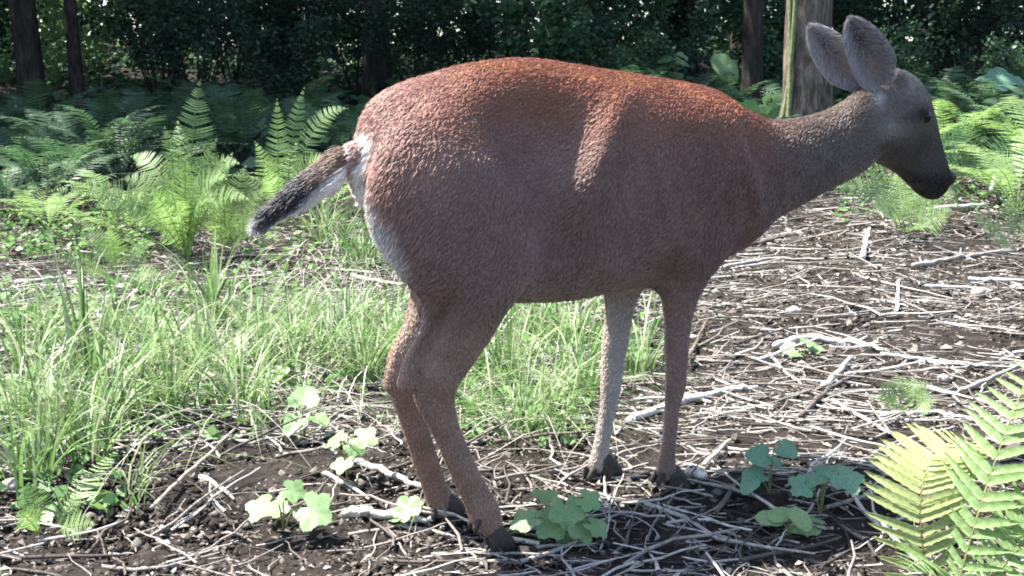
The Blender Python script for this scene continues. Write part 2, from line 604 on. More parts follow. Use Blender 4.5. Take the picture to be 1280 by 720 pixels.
def relax(v, wgt, it):
    for _ in range(it):
        acc = np.stack([np.bincount(ed[:, 0], v[ed[:, 1], k], nv) + np.bincount(ed[:, 1], v[ed[:, 0], k], nv) for k in range(3)], 1) / deg[:, None]
        v += (acc - v) * wgt[:, None]


_p0 = to_px(bv)
trunk = (1 - 0.6 * np.exp(-((_p0[:, 0] - 925) / 45) ** 2 - ((_p0[:, 1] - 140) / 45) ** 2)) * _sm(440, 500, _p0[:, 0]) * _sm(1075, 1020, _p0[:, 0]) * _sm(440, 380, _p0[:, 1])
relax(bv, 0.6 * trunk, 75)
relax(bv, 0.4 * np.ones(nv), 2)


# sculpt: gaussian pushes along the normal, given on the near side by pixel, mirrored
def mirror_px(v):
    q = v.copy(); q[:, 1] = -np.abs(q[:, 1])
    return to_px(q)


bp = mirror_px(bv)


def push(cx, cy, rx, ry, amt, ang=0):
    ca, sa = math.cos(R(ang)), math.sin(R(ang))
    dx, dy = bp[:, 0] - cx, bp[:, 1] - cy
    u = (dx * ca + dy * sa) / rx; v_ = (-dx * sa + dy * ca) / ry
    side = np.clip(-(bn * np.sign(bv[:, 1:2] + 1e-9) * np.array([0, -1, 0])).sum(1) * 1.2, 0, 1)
    wgt = np.exp(-(u * u + v_ * v_)) * side
    bv[:] += bn * (wgt * amt)[:, None]


push(680, 168, 60, 50, -0.045)          # hollow of the flank in front of the hip
push(742, 205, 75, 20, 0.036, -66)      # last rib / flank fold
push(590, 225, 80, 70, 0.020)           # thigh
push(925, 200, 70, 12, 0.016, 72)
push(848, 318, 30, 26, 0.014)
push(905, 235, 45, 30, 0.010)        # shoulder edge
push(868, 275, 60, 11, 0.012, 112)
push(800, 300, 38, 45, -0.012)
push(655, 325, 50, 18, 0.016, 100)
push(705, 305, 38, 50, -0.018)
push(820, 190, 45, 60, -0.008)
push(890, 150, 30, 30, 0.008)       # stifle fold
push(538, 416, 48, 12, -0.021, -62)
push(520, 480, 16, 10, -0.006)
push(556, 486, 14, 14, 0.006)
push(545, 470, 18, 14, 0.006)
push(560, 400, 40, 12, -0.006, -60)      # hollow before the tendon
push(900, 240, 40, 12, -0.006, 80)
for k in range(5):                      # faint ribs
    push(760 + 24 * k, 240 + 4 * k, 70, 6, 0.0022, 80)
bm_.vertices.foreach_set('co', bv.astype(np.float32).ravel())
bm_.update()
bm_.vertices.foreach_get('normal', tmpn := np.empty(nv * 3, np.float32))
bn = tmpn.reshape(-1, 3).astype(float)


def deer_colour(v, n):
    """coat colour of points (deer-local), by the body region they lie in, with some light painted in"""
    p = mirror_px(v)
    px, py = p[:, 0], p[:, 1]
    x, y, z = v[:, 0], v[:, 1], v[:, 2]
    nn = vnoise(v, 14, 3) * 0.5 + vnoise(v, 45, 4) * 0.5

    def lerp(a, b, t):
        return a + (np.asarray(b) - a) * np.clip(t, 0, 1)[:, None]
    back = np.array([0.25, 0.104, 0.058]); flank = np.array([0.205, 0.122, 0.102]); grey = np.array([0.13, 0.098, 0.082])
    c_ = np.tile(flank, (len(v), 1))
    zt = np.interp(x, dors[:, 0], dors[:, 2])
    c_ = lerp(c_, back, _sm(0.20, 0.03, zt - z + 0.04 * nn) * _sm(1.0, 0.85, x))
    c_ = lerp(c_, (0.28, 0.17, 0.14), _sm(640, 480, px) * _sm(340, 200, py) * 0.85)  # paler pinkish rump: sky-light highlight painted into the coat
    # chest and neck are greyer
    c_ = lerp(c_, (0.15, 0.078, 0.058), _sm(790, 900, px) * _sm(130, 230, py))
    c_ = lerp(c_, grey, _sm(930, 1040, px + 20 * nn))
    # belly
    zb = np.interp(x, vent[:, 0], vent[:, 2])
    belly = _sm(0.07, 0.0, z - zb) * _sm(620, 680, px) * _sm(860, 800, px)
    c_ = lerp(c_, (0.27, 0.20, 0.14), belly * 0.8)
    # legs
    leg = _sm(372, 440, py) * (px < 960)
    c_ = lerp(c_, (0.255, 0.155, 0.115), leg * (px < 700))
    c_ = lerp(c_, (0.21, 0.13, 0.105), _sm(330, 400, py) * (px > 700) * (px < 960))
    inner = (px > 700) * (px < 960) * (py > 355) * _sm(0.0, 0.5, -np.sign(y) * n[:, 1] + 0.2)
    c_ = lerp(c_, (0.42, 0.36, 0.32), inner * 0.75)
    c_ = lerp(c_, (0.40, 0.34, 0.30), (y > 0) * (px > 700) * (px < 960) * _sm(380, 440, py) * 0.6)  # farther foreleg paler: light from the left painted into its coat
    # pale back of the thighs, white rump patch
    rear = _sm(0.03, -0.035, x + 0.036 - 0.085 * _sm(0.72, 0.5, z) + 0.02 * nn) * _sm(0.80, 0.755, z) * _sm(0.40, 0.56, z)
    rear = np.maximum(rear, _sm(-0.3, -0.75, n[:, 0]) * _sm(0.05, 0.03, np.abs(y)) * _sm(0.40, 0.55, z) * _sm(0.80, 0.755, z) * (x < 0.2))
    c_ = lerp(c_, (0.80, 0.78, 0.75), rear)
    inner_h = (px < 700) * _sm(350, 380, py) * _sm(520, 440, py) * _sm(0.1, 0.6, np.sign(-y) * n[:, 1])
    c_ = lerp(c_, (0.40, 0.32, 0.27), inner_h * 0.7)
    # head
    hd = _sm(1085, 1130, px + 0.45 * (200 - py) * (py < 200))
    c_ = lerp(c_, (0.15, 0.132, 0.125), _sm(1070, 1110, px))
    c_ = lerp(c_, (0.23, 0.20, 0.185), hd * np.exp(-((px - 1112) / 25) ** 2 - ((py - 165) / 26) ** 2) * 0.8)
    c_ = lerp(c_, (0.075, 0.071, 0.073), hd * _sm(150, 185, py + 0.25 * (px - 1150)))
    c_ = lerp(c_, (0.02, 0.019, 0.02), hd * _sm(205, 228, py + 0.2 * (px - 1160)))
    c_ = lerp(c_, (0.03, 0.027, 0.027), hd * np.exp(-((px - 1152) / 9) ** 2 - ((py - 144) / 9) ** 2))
    c_ = lerp(c_, (0.30, 0.28, 0.27), hd * np.exp(-((px - 1141) / 10) ** 2 - ((py - 108) / 12) ** 2) * 0.7)
    c_ = lerp(c_, (0.5, 0.48, 0.48), hd * np.exp(-((px - 1101) / 6) ** 2 - ((py - 122) / 12) ** 2) * 0.8)
    c_ = lerp(c_, (0.06, 0.055, 0.055), hd * np.exp(-((px - 1140) / 16) ** 2 - ((py - 150) / 8) ** 2) * 0.6)
    mouth = hd * np.exp(-((py - np.interp(px, [1115, 1140, 1160, 1180], [206, 219, 229, 232])) / 2.2) ** 2) * _sm(1112, 1130, px)
    c_ = lerp(c_, (0.012, 0.011, 0.011), mouth * 0.8)
    c_ = lerp(c_, (0.20, 0.185, 0.18), hd * _sm(226, 240, py) * _sm(1170, 1150, px) * 0.6)
    # tail: dark above, white below and at the tip
    tail = (px < 436) & (z > 0.55)
    tl = np.array([_p for _p in (448, 300)])
    tt = np.clip((440 - px) / 140, 0, 1)
    tc = lerp(np.tile(np.array([0.16, 0.10, 0.075]), (len(v), 1)), (0.022, 0.022, 0.03), _sm(0.15, 0.4, tt + 0.1 * nn))
    ymid = np.interp(px, [300, 320, 352, 386, 418, 448], [292, 287, 272, 248, 222, 197])
    tc = lerp(tc, (0.75, 0.73, 0.72), _sm(-7, 3, py - ymid - 9 * _sm(0.3, 0.6, tt) + 5 * nn))
    tc = lerp(tc, (0.62, 0.60, 0.60), _sm(0.66, 0.76, tt + 0.06 * nn))
    c_ = np.where(tail[:, None], tc, c_)
    c_ = c_ * (1 + 0.22 * nn)[:, None]
    return np.clip(c_, 0.005, 0.9)


def coat_build(nt, out):
    p = N(nt, 'ShaderNodeBsdfPrincipled')
    p.inputs['Roughness'].default_value = 0.75
    p.inputs['Specular IOR Level'].default_value = 0.15
    a = N(nt, 'ShaderNodeAttribute', attribute_name='col')
    nt.links.new(a.outputs['Color'], p.inputs['Base Color'])
    nt.links.new(bump(nt, noise(nt, 130, 3), 0.4, 0.004), p.inputs['Normal'])
    nt.links.new(p.outputs[0], out.inputs[0])


M['coat'] = mat('deer_coat', coat_build)


def hair_build(nt, out):
    p = N(nt, 'ShaderNodeBsdfPrincipled')
    p.inputs['Roughness'].default_value = 0.45
    p.inputs['Specular IOR Level'].default_value = 0.5
    a = N(nt, 'ShaderNodeAttribute', attribute_name='col')
    nt.links.new(a.outputs['Color'], p.inputs['Base Color'])
    nt.links.new(p.outputs[0], out.inputs[0])


M['hair'] = mat('deer_hair', hair_build)
M['hoof'] = noise_mat('hoof_horn', [(0.3, (0.02, 0.017, 0.015)), (0.7, (0.06, 0.05, 0.045))], 60, 0.5, 120, 0.3)


def plain(name, col, rough, spec=0.5):
    def b(nt, out):
        p = N(nt, 'ShaderNodeBsdfPrincipled')
        p.inputs['Roughness'].default_value = rough
        p.inputs['Specular IOR Level'].default_value = spec
        nt.links.new(ramp(nt, noise(nt, 80, 2), [(0.3, tuple(q * 0.8 for q in col)), (0.7, col)]), p.inputs['Base Color'])
        nt.links.new(p.outputs[0], out.inputs[0])
    return mat(name, b)


M['eye'] = plain('eye_dark', (0.010, 0.008, 0.008), 0.22, 0.2)
M['nose'] = plain('nose_leather', (0.02, 0.018, 0.018), 0.45)

deer = empty('deer', A0, TH)
tag(deer, 'red-brown doe standing in the clearing with head turned and dark white-fringed tail', 'deer')
bm_.name = 'body'
bc = deer_colour(bv, bn)
a_ = bm_.color_attributes.new('col', 'FLOAT_COLOR', 'POINT')
cc = np.ones((nv, 4), np.float32); cc[:, :3] = bc * 0.8
a_.data.foreach_set('color', cc.ravel())
bm_.materials.clear(); bm_.materials.append(M['coat'])
bm_.shade_smooth()
bo = bpy.data.objects.new('body', bm_); COL.objects.link(bo); bo.parent = deer

# --- hooves: two toes and two dewclaws each
for (e, gz, fl) in HOOF.values():
    hb = MB()
    sg = e[1]; x0 = e[0]
    for s in (-1, 1):
        o_ = 0.0115 * s
        hb.add(*loft([(np.array([x0 + 0.002, sg + o_ * .75, gz + 0.046]), 0.0165, 0.0115), (np.array([x0 + 0.009, sg + o_, gz + 0.030]), 0.0215, 0.0132), (np.array([x0 + 0.017, sg + o_ * 1.05, gz + 0.012]), 0.0265, 0.0135), (np.array([x0 + 0.020, sg + o_, gz - 0.004]), 0.028, 0.012)], 14, 3, 2.4))
        hb.add(*loft([(fl + np.array([-0.019, 0.010 * s, -0.004]), 0.008, 0.007), (fl + np.array([-0.027, 0.011 * s, -0.017]), 0.007, 0.006), (fl + np.array([-0.028, 0.011 * s, -0.026]), 0.004, 0.004)], 10, 2))
    hb.build('hoof', M['hoof'], deer, True)

# --- eyes and nose
for s, yo in ((-1, -0.0765), (1, 0.03)):
    p_ = mid(1156, 145, yo)
    eb = MB(); eb.add(*loft([(p_ + np.array([-0.008, 0, 0.008]), 0.010, 0.008), (p_, 0.015, 0.0125), (p_ + np.array([0.008, 0, -0.008]), 0.012, 0.009)], 16, 3))
    eb.build('eye', M['eye'], deer, True)
nb = MB()
p_ = mid(1184, 221, 0.046)
nb.add(*loft([(p_ + np.array([-0.008, 0, 0.010]), 0.013, 0.022), (p_ + np.array([0.001, 0, 0]), 0.017, 0.025), (p_ + np.array([0.002, 0, -0.012]), 0.013, 0.018)], 16, 3))
nb.build('nose', M['nose'], deer, True)


# --- ears: cupped leaf shapes with thickness, open to the rear side
def ear(base, tip, open_dir, width, flip):
    base, tip = np.array(base), np.array(tip)
    ax = tip - base; L = np.linalg.norm(ax); ax = ax / L
    op = np.asarray(open_dir, float); op = norm(op - ax * (op @ ax)); sd_ = np.cross(ax, op)
    nu, nvv = 18, 13
    outer = []; inner = []
    for i in range(nu):
        t = i / (nu - 1)
        wd = width * min(1, 0.42 + 1.9 * t) * max(1 - (max(0, t - 0.38) / 0.62) ** 2.4, 0.004) ** 0.75
        cup = 1.55 - 0.75 * t
        bend = 0.012 * math.sin(math.pi * t)
        for k in range(nvv):
            a = (k / (nvv - 1) * 2 - 1) * cup
            r = wd / max(math.sin(min(cup, 1.35)), 0.5)
            q = base + ax * (L * t) + sd_ * (r * math.sin(a)) + op * (r * (1 - math.cos(a)) - r * 0.35 + bend)
            outer.append(q)
            edge = 1 - abs(k / (nvv - 1) * 2 - 1) ** 3
            inner.append(q + (op * math.cos(a) - sd_ * math.sin(a)) * (0.0035 * edge + 0.0006))
    V = np.array(outer + inner); o2 = len(outer); Fc = []
    for i in range(nu - 1):
        for k in range(nvv - 1):
            a, b, c2, d = i * nvv + k, i * nvv + k + 1, (i + 1) * nvv + k + 1, (i + 1) * nvv + k
            Fc.append((a, b, c2, d)); Fc.append((o2 + d, o2 + c2, o2 + b, o2 + a))
        for k in (0, nvv - 1):
            a, d = i * nvv + k, (i + 1) * nvv + k
            Fc.append((a, d, o2 + d, o2 + a))
    nn = vnoise(V, 60, 8)[:, None] * 0.12
    col = np.where((np.arange(len(V)) >= o2)[:, None], np.array([0.24, 0.215, 0.22]), np.array([0.17, 0.145, 0.135])) * (1 + nn)
    t_ = np.tile(np.repeat(np.linspace(0, 1, nu), nvv), 2)[:, None]
    e_ = np.tile(np.tile(np.abs(np.linspace(-1, 1, nvv)), nu), 2)[:, None]
    col = np.where((np.arange(len(V)) >= o2)[:, None], col * (1.35 - 1.1 * np.clip((t_ - 0.15) / 0.5, 0, 1) * (1 - 0.5 * e_)), col)
    col = np.where(e_ > 0.93, np.array([[0.42, 0.40, 0.40]]), col)
    return V, Fc, col


M['ear'] = attr_mat('ear_skin', 0.7, 0.2, 120, 0.2, 0.3)
EARS = []
for (b_, t_, od, wd, yo) in [((1100, 110), (1060, 20), (-0.5, -0.85, 0.1), 0.050, -0.085), ((1078, 108), (1010, 30), (-0.8, -0.35, 0.25), 0.046, -0.02)]:
    V, Fc, cl = ear(mid(*b_, yo), mid(*t_, yo + (-0.03 if yo < -0.05 else 0.05)), od, wd, 1)
    mesh_obj('ear', V, Fc, M['ear'], deer, True, cl)
    EARS.append((V, cl))

# --- fur: short combed hairs as one hair-curves part
tri = np.array([p.vertices[:] for p in bm_.polygons if len(p.vertices) == 4])
tri = np.vstack([tri[:, [0, 1, 2]], tri[:, [0, 2, 3]]])
ta = 0.5 * np.linalg.norm(np.cross(bv[tri[:, 1]] - bv[tri[:, 0]], bv[tri[:, 2]] - bv[tri[:, 0]]), axis=1)
cent = bv[tri].mean(1); cpx = mirror_px(cent)
dens = np.ones(len(tri))
dens[(cpx[:, 0] < 436) & (cent[:, 2] > 0.55)] = 4.0
cjx = cpx + 16 * np.stack([vnoise(cent, 30, 41), vnoise(cent, 30, 42)], 1)
dens += 1.2 * _sm(1035, 1125, cjx[:, 0]) + 0.8 * _sm(350, 450, cjx[:, 1]) * (cpx[:, 0] < 960)
pr = ta * dens; pr /= pr.sum()
NH = 260000
ti = rng.choice(len(tri), NH, p=pr)
r1, r2 = rng.random(NH), rng.random(NH)
fl_ = r1 + r2 > 1; r1[fl_] = 1 - r1[fl_]; r2[fl_] = 1 - r2[fl_]
T = tri[ti]
root = bv[T[:, 0]] * (1 - r1 - r2)[:, None] + bv[T[:, 1]] * r1[:, None] + bv[T[:, 2]] * r2[:, None]
hn = norm(bn[T[:, 0]] * (1 - r1 - r2)[:, None] + bn[T[:, 1]] * r1[:, None] + bn[T[:, 2]] * r2[:, None])
hp = mirror_px(root)
is_tail = (hp[:, 0] < 436) & (root[:, 2] > 0.55)
is_leg = hp[:, 1] > 395
hj = hp + 14 * np.stack([vnoise(root, 30, 31), vnoise(root, 30, 32)], 1)
w_head = _sm(1050, 1125, hj[:, 0])[:, None]
w_leg = (_sm(350, 450, hj[:, 1]) * (hp[:, 0] < 960))[:, None]
flow = np.tile(np.array([-0.85, 0, -0.5]), (NH, 1))
flow[:, 2] -= 0.6 * _sm(0.85, 0.55, root[:, 2])
flow = flow * (1 - w_leg) + np.array([-0.12, 0, -1]) * w_leg
flow = flow * (1 - w_head) + np.array([-0.75, 0, 0.55]) * w_head
flow[is_tail] = (-0.80, 0.12, -0.58)
sw = np.stack([vnoise(root, 16, 21), vnoise(root, 16, 22), vnoise(root, 16, 23)], 1)
flow = norm(flow) + 0.38 * sw * np.where(is_tail, 0.6, 1)[:, None]
flow = flow - hn * (flow * hn).sum(1)[:, None] * 0.95
flow = norm(flow)
ln = np.full(NH, 0.0105)
ln = ln + (0.006 - ln) * w_leg[:, 0]; ln = ln + (0.006 - ln) * w_head[:, 0]
ln = ln * (1 + 0.5 * _sm(560, 450, hp[:, 0]) * (hp[:, 1] < 380))
w_r = _sm(0.10, 0.0, root[:, 0]) * _sm(0.48, 0.62, root[:, 2])
ln = ln + (0.017 - ln) * w_r
ttl = np.clip((440 - hp[:, 0]) / 140, 0, 1)
ln[is_tail] = (0.034 - 0.004 * ttl)[is_tail]
ln *= rng.uniform(0.65, 1.25, NH)
lift = np.where(is_tail, 0.30, 0.15) * rng.uniform(0.5, 1.5, NH)
tipd = norm(flow + hn * lift[:, None] + rng.normal(0, 0.13, (NH, 3)))
tip = root + tipd * ln[:, None]
# clumps: each hair leans to the mean tip of its nearest random centre
from mathutils.kdtree import KDTree
ncl = 17000
kd = KDTree(ncl)
for q, p in enumerate(root[rng.choice(NH, ncl, replace=False)]):
    kd.insert(p, q)
kd.balance()
inv = np.array([kd.find(p)[1] for p in root])
cnt = np.bincount(inv, minlength=ncl).clip(1)
cm = np.stack([np.bincount(inv, tip[:, k], ncl) / cnt for k in range(3)], 1)[inv]
tip = tip * 0.84 + cm * 0.16
midp = root + (tip - root) * 0.5 + hn * (ln * 0.10)[:, None]
pos = np.stack([root - hn * 0.001, midp, tip], 1).astype(np.float32)
hc = deer_colour(root, hn) * rng.uniform(0.72, 1.38, NH)[:, None]
rad = np.stack([np.full(NH, 0.00075), np.full(NH, 0.0006), np.full(NH, 0.00015)], 1) * rng.uniform(0.8, 1.3, (NH, 1))
# ear fuzz: short hairs over both faces, longer pale ones inside along the rims
for V, cl in EARS:
    nu, nvv = 18, 13; o2 = nu * nvv
    g3 = V[:o2].reshape(nu, nvv, 3)
    ax = norm(g3[-1, 6] - g3[0, 6])
    for face_in in (0, 1):
        m_ = 2600
        u_ = rng.random(m_) * (nu - 2); v_ = rng.random(m_) * (nvv - 1.01)
        if face_in:
            v_ = np.where(rng.random(m_) < 0.7, np.where(rng.random(m_) < 0.5, v_ * 0.3, nvv - 1.01 - v_ * 0.3), v_)
        a, b = u_.astype(int), v_.astype(int); fu, fv = (u_ - a)[:, None], (v_ - b)[:, None]
        g = V[o2:].reshape(nu, nvv, 3) if face_in else g3
        r_ = g[a, b] * (1 - fu) * (1 - fv) + g[a + 1, b] * fu * (1 - fv) + g[a, b + 1] * (1 - fu) * fv + g[a + 1, b + 1] * fu * fv
        ctr = g3[a, 6]
        nrm_ = norm(np.cross(g[a + 1, b] - g[a, b], g[a, b + 1] - g[a, b]) + 1e-9)
        opn = norm(V[o2:].reshape(nu, nvv, 3)[a, 6] - g3[a, 6])
        sgn = np.sign((nrm_ * opn).sum(1))[:, None] * (1 if face_in else -1)
        nrm_ = nrm_ * sgn
        l_ = (rng.uniform(0.008, 0.02, m_) if face_in else rng.uniform(0.003, 0.006, m_))[:, None]
        d_ = norm(ax * 0.9 + nrm_ * 0.35 + (norm(ctr - r_) * 0.5 if face_in else 0) + rng.normal(0, 0.15, (m_, 3)))
        pos = np.concatenate([pos, np.stack([r_, r_ + d_ * l_ * .5, r_ + d_ * l_], 1).astype(np.float32)])
        base_c = np.array([0.38, 0.37, 0.40]) if face_in else np.array([0.19, 0.18, 0.19])
        hc = np.concatenate([hc, base_c * rng.uniform(0.6, 1.3, (m_, 1))])
        rad = np.concatenate([rad, np.tile([0.0004, 0.0003, 0.0001], (m_, 1))])
NH = len(pos)
hcu = bpy.data.hair_curves.new('fur')
hcu.add_curves([3] * NH)
hcu.attributes['position'].data.foreach_set('vector', pos.ravel())
ra = hcu.attributes.get('radius') or hcu.attributes.new('radius', 'FLOAT', 'POINT')
ra.data.foreach_set('value', rad.astype(np.float32).ravel())
hcol = np.ones((NH, 3, 4), np.float32)
hcol[:, 0, :3] = hc * 0.7; hcol[:, 1, :3] = hc; hcol[:, 2, :3] = hc * 1.2
ha = hcu.attributes.new('col', 'FLOAT_COLOR', 'POINT')
ha.data.foreach_set('color', hcol.ravel())
hcu.materials.append(M['hair'])
fo = bpy.data.objects.new('fur', hcu); COL.objects.link(fo); fo.parent = deer
#__ENV__
# ================================================================== FERNS
def frond_geo(B, Cc, T, face, W, pairs, wide=0.75, prof=0.42, start=0.10, sweep=0.35, teeth=5, droop=0.18, rs=None, base=None):
    """one fern frond: stalk along a Bezier B-Cc-T and toothed leaflets both sides -> MB pair"""
    B, Cc, T = (np.asarray(q, float) for q in (B, Cc, T))
    rs = rs or random
    pts = bez(B, Cc, T, 60)
    tg = norm(np.gradient(pts, axis=0))
    L = np.linalg.norm(np.diff(pts, axis=0), axis=1).sum()
    face = np.asarray(face, float)
    mb = MB()
    mb.add(*tube(pts[::6], np.linspace(0.0032, 0.0008, len(pts[::6])) * (L / 0.8 * 0.7 + 0.3), 5, False))
    gap = L * (1 - start) / pairs
    for i in range(pairs):
        t = start + (1 - start) * (i + 0.5) / pairs
        k = int(t * 59)
        p = pts[k]; a = tg[k]
        u = (t - start) / (1 - start)
        pr = (u / prof) ** 0.8 if u < prof else (1 - ((u - prof) / (1 - prof)) ** 1.35)
        ln = W * max(pr, 0.05) * rs.uniform(0.9, 1.06)
        sd = norm(np.cross(a, face)); nr = np.cross(sd, a)
        for sg in (-1, 1):
            d = norm(sd * sg + a * (sweep + rs.uniform(-0.07, 0.07)) + nr * rs.uniform(-0.12, 0.16))
            half = gap * wide * 0.5 * rs.uniform(0.9, 1.1)
            n = teeth * 2
            V = []
            wv = norm(a - d * (a @ d))
            for j in range(n + 1):
                s_ = j / n
                wd = half * (1 - s_ ** 2.2) * (0.62 if j % 2 else 1.0) + 0.0004
                cpos = p + d * ln * s_ - nr * droop * ln * s_ * s_ + a * (0.10 * ln * s_ * s_)
                V += [cpos - wv * wd + nr * 0.12 * wd, cpos + wv * wd + nr * 0.12 * wd]
            mb.add(V, [(2 * j, 2 * j + 1, 2 * j + 3, 2 * j + 2) for j in range(n)])
    if base is not None:
        mb.v = [q - base for q in mb.v]
    return mb


def rosette(name, n, L, W, pairs, m, rs, elev=(35, 75), teeth=4, wide=0.75, loc=(0, 0, 0), dirs=None):
    """fern plant of arching fronds round a crown"""
    root = empty(name, (0, 0, 0))
    for i in range(n):
        az = 2 * math.pi * (i + rs.uniform(-0.3, 0.3)) / n if dirs is None else dirs[i]
        el = R(rs.uniform(*elev))
        l = L * rs.uniform(0.7, 1.08)
        h = np.array([math.cos(az), math.sin(az), 0])
        B = h * 0.03
        Cc = B + h * (l * 0.45 * math.cos(el)) + EZ * (l * 0.62 * math.sin(el) + 0.03)
        T = B + h * (l * (0.95 * math.cos(el) + 0.18)) + EZ * (l * 0.72 * math.sin(el) - l * 0.10)
        fr = frond_geo(B, Cc, T, -h * math.sin(el) * 0.7 + EZ, W * rs.uniform(0.85, 1.1), pairs, wide, teeth=teeth, rs=rs, start=0.14)
        fr.build('frond', m, root)
    root.location = loc
    return root


rs = random.Random(5)
# ---- sunlit fern left of the deer's tail: fronds given by tip pixel
def placed_fern(name, base_px, fronds, label, m=None, cat='fern', W=0.11, pairs=42, group=None):
    base = ground(*base_px)
    root = empty(name, base)
    tag(root, label, cat, group)
    for (tx, ty, dY, bow, wd, fx) in fronds:
        T = at(tx, ty, base[1] + dY)
        hor = (T - base) * np.array([1, 1, 0])
        B = base + norm(hor) * 0.03 + EZ * 0.01
        Cc = base + hor * (0.30 + bow) + EZ * ((T[2] - base[2]) * (0.62 + 0.25 * (1 if abs(hor[0]) > 0.25 else 0)) + (0.12 if abs(hor[0]) > 0.3 else 0))
        face = np.array([fx, -1.0, 0.55])
        frond_geo(B, Cc, T, face, W * wd, pairs, 0.62, 0.40, 0.12, 0.25, 5, 0.08, rs, base).build('frond', m or M['fern'], root)
    return root


placed_fern('fern', (232, 322), [(250, 100, 0.10, 0, 1.25, 0.1), (205, 156, 0.02, 0, 0.85, 0.1), (272, 172, -0.1, 0, 0.95, -0.2), (58, 240, -0.1, 0.05, 0.95, 0.1), (128, 262, -0.30, 0.0, 0.9, 0.2), (300, 205, -0.15, 0.1, 0.9, -0.2), (162, 196, 0.25, 0, 0.9, 0.1), (232, 190, -0.35, 0, 1.0, 0), (285, 225, -0.4, 0.0, 0.9, -.1), (185, 232, -0.45, 0, 0.8, .1), (222, 150, 0.3, 0, 1.0, 0), (312, 250, -0.3, 0.05, 0.8, -.2), (205, 215, -0.5, 0, .9, 0), (250, 215, -0.5, 0, .9, 0), (270, 255, -0.6, 0, .8, -.1), (172, 262, -0.55, 0, .8, .1), (222, 250, -0.65, 0, .8, 0), (150, 225, 0.1, 0, .85, .1), (292, 190, 0.25, 0, .85, 0), (110, 258, 0.15, .05, .8, .1)],
            'tall sunlit fern clump with upright pale green fronds, its longest arching sideways over litter')
placed_fern('fern', (282, 316), [(332, 236, 0.0, 0.05, 0.85, -.2), (266, 196, 0.1, 0, 0.95, 0), (308, 206, 0.05, 0, 0.9, -.1), (246, 244, -0.2, 0, 0.8, .1), (342, 268, -0.2, 0.1, 0.75, -.2), (280, 238, -0.3, 0, 0.85, 0), (300, 262, -0.4, 0, 0.8, 0), (322, 288, -0.45, .1, .7, -.1), (262, 275, -0.45, 0, .75, .1)],
            'bushy mid-height fern growing against the tall sunlit fern clump', W=0.12)
placed_fern('fern', (352, 282), [(346, 122, 0.0, 0, 0.8, 0.2), (381, 108, 0.1, 0, 0.85, 0.1), (436, 136, 0.1, 0.1, 0.85, 0.0), (318, 176, -0.1, 0, 0.8, 0.2), (330, 205, -0.3, 0, 0.8, .2), (410, 200, -0.2, 0.1, 0.8, -.1), (372, 175, 0.3, 0, 0.85, 0), (300, 215, 0.1, 0, .8, .2)],
            'sunlit fern with tall narrow tapering fronds rising behind the raised tail of the deer', pairs=36, W=0.10)
placed_fern('fern', (150, 352), [(66, 318, -0.2, 0.1, 0.75, 0.3), (100, 275, 0.1, 0.05, 0.8, 0.2), (190, 300, 0.0, 0.0, 0.7, 0), (135, 285, -0.1, 0, 0.8, 0.1), (205, 345, -0.25, 0.1, 0.7, -.2), (110, 340, -0.35, 0.1, .7, .2)],
            'small bright fern with drooping fronds at the foot of the tall fern clump', pairs=26, W=0.085)
for (bx, by, sc_, lb) in [(160, 300, 0.85, 'lush arching fern beside the open end of the tall fern clump'), (395, 268, 0.8, 'lush low fern behind the raised tail of the deer'), (60, 292, 0.6, 'low sunlit fern in the leafy ground cover')]:
    f_ = rosette('fern', 12, 0.85, 0.12, 28, M['fern'], random.Random(bx), (30, 70), 3, 0.7, loc=ground(bx, by))
    f_.scale = (sc_,) * 3
    tag(f_, lb, 'fern')
placed_fern('fern', (62, 668), [(32, 606, 0.0, 0.1, 0.9, 0.1), (150, 560, 0.25, 0.1, 1.0, -0.2), (104, 622, -0.02, 0.0, 0.9, 0), (20, 640, -0.08, 0.2, 0.7, 0.3), (120, 655, -0.1, 0.1, 0.8, -.2)],
            'low fern with pale lacy fronds growing on the bare soil beside grass', pairs=22, W=0.045)
placed_fern('fern', (1130, 292), [(1080, 205, 0.1, 0.1, 0.9, 0.3), (1045, 236, -0.1, 0.15, 0.9, 0.3), (1190, 262, -0.2, 0.15, 0.9, -0.3), (1120, 215, 0.3, 0.0, 0.9, 0), (1165, 225, 0.1, 0.1, 0.9, -0.2), (1090, 268, -0.45, 0.1, 0.8, 0.2), (1150, 282, -0.5, 0.1, 0.8, -0.2), (1205, 235, 0.25, .1, .8, -.2)],
            'bright low fern spreading over the twigs below the muzzle of the deer', pairs=26, W=0.14)
placed_fern('fern', (1225, 232), [(1150, 180, 0.0, 0.1, 0.9, 0.3), (1200, 140, 0.2, 0.0, 0.9, 0.1), (1262, 165, 0.1, 0.1, 0.9, -0.2), (1290, 200, -0.1, 0.1, 0.9, -0.3), (1175, 215, -0.3, 0.1, 0.8, 0.2), (1240, 205, -0.5, 0, .8, 0)],
            'pale fern among fallen sticks in front of the shaded ferns', m=M['cover'], pairs=24, W=0.16)
for (bx, by, sc_, lb) in [(1110, 232, 1.0, 'lush green fern growing just beyond the chin of the deer'), (1180, 205, 1.15, 'lush green fern beside the bare white branch'), (1270, 262, 1.0, 'lush green fern beyond the small fern at the litter edge'), (1300, 222, 1.2, 'lush green fern under the huge ragged leaves'), (985, 232, 0.9, 'lush green fern hidden partly by the neck of the deer')]:
    f_ = rosette('fern', 12, 0.85, 0.13, 26, M['fern'], random.Random(bx), (28, 66), 3, 0.7, loc=ground(bx, by))
    f_.scale = (sc_,) * 3
    tag(f_, lb, 'fern')
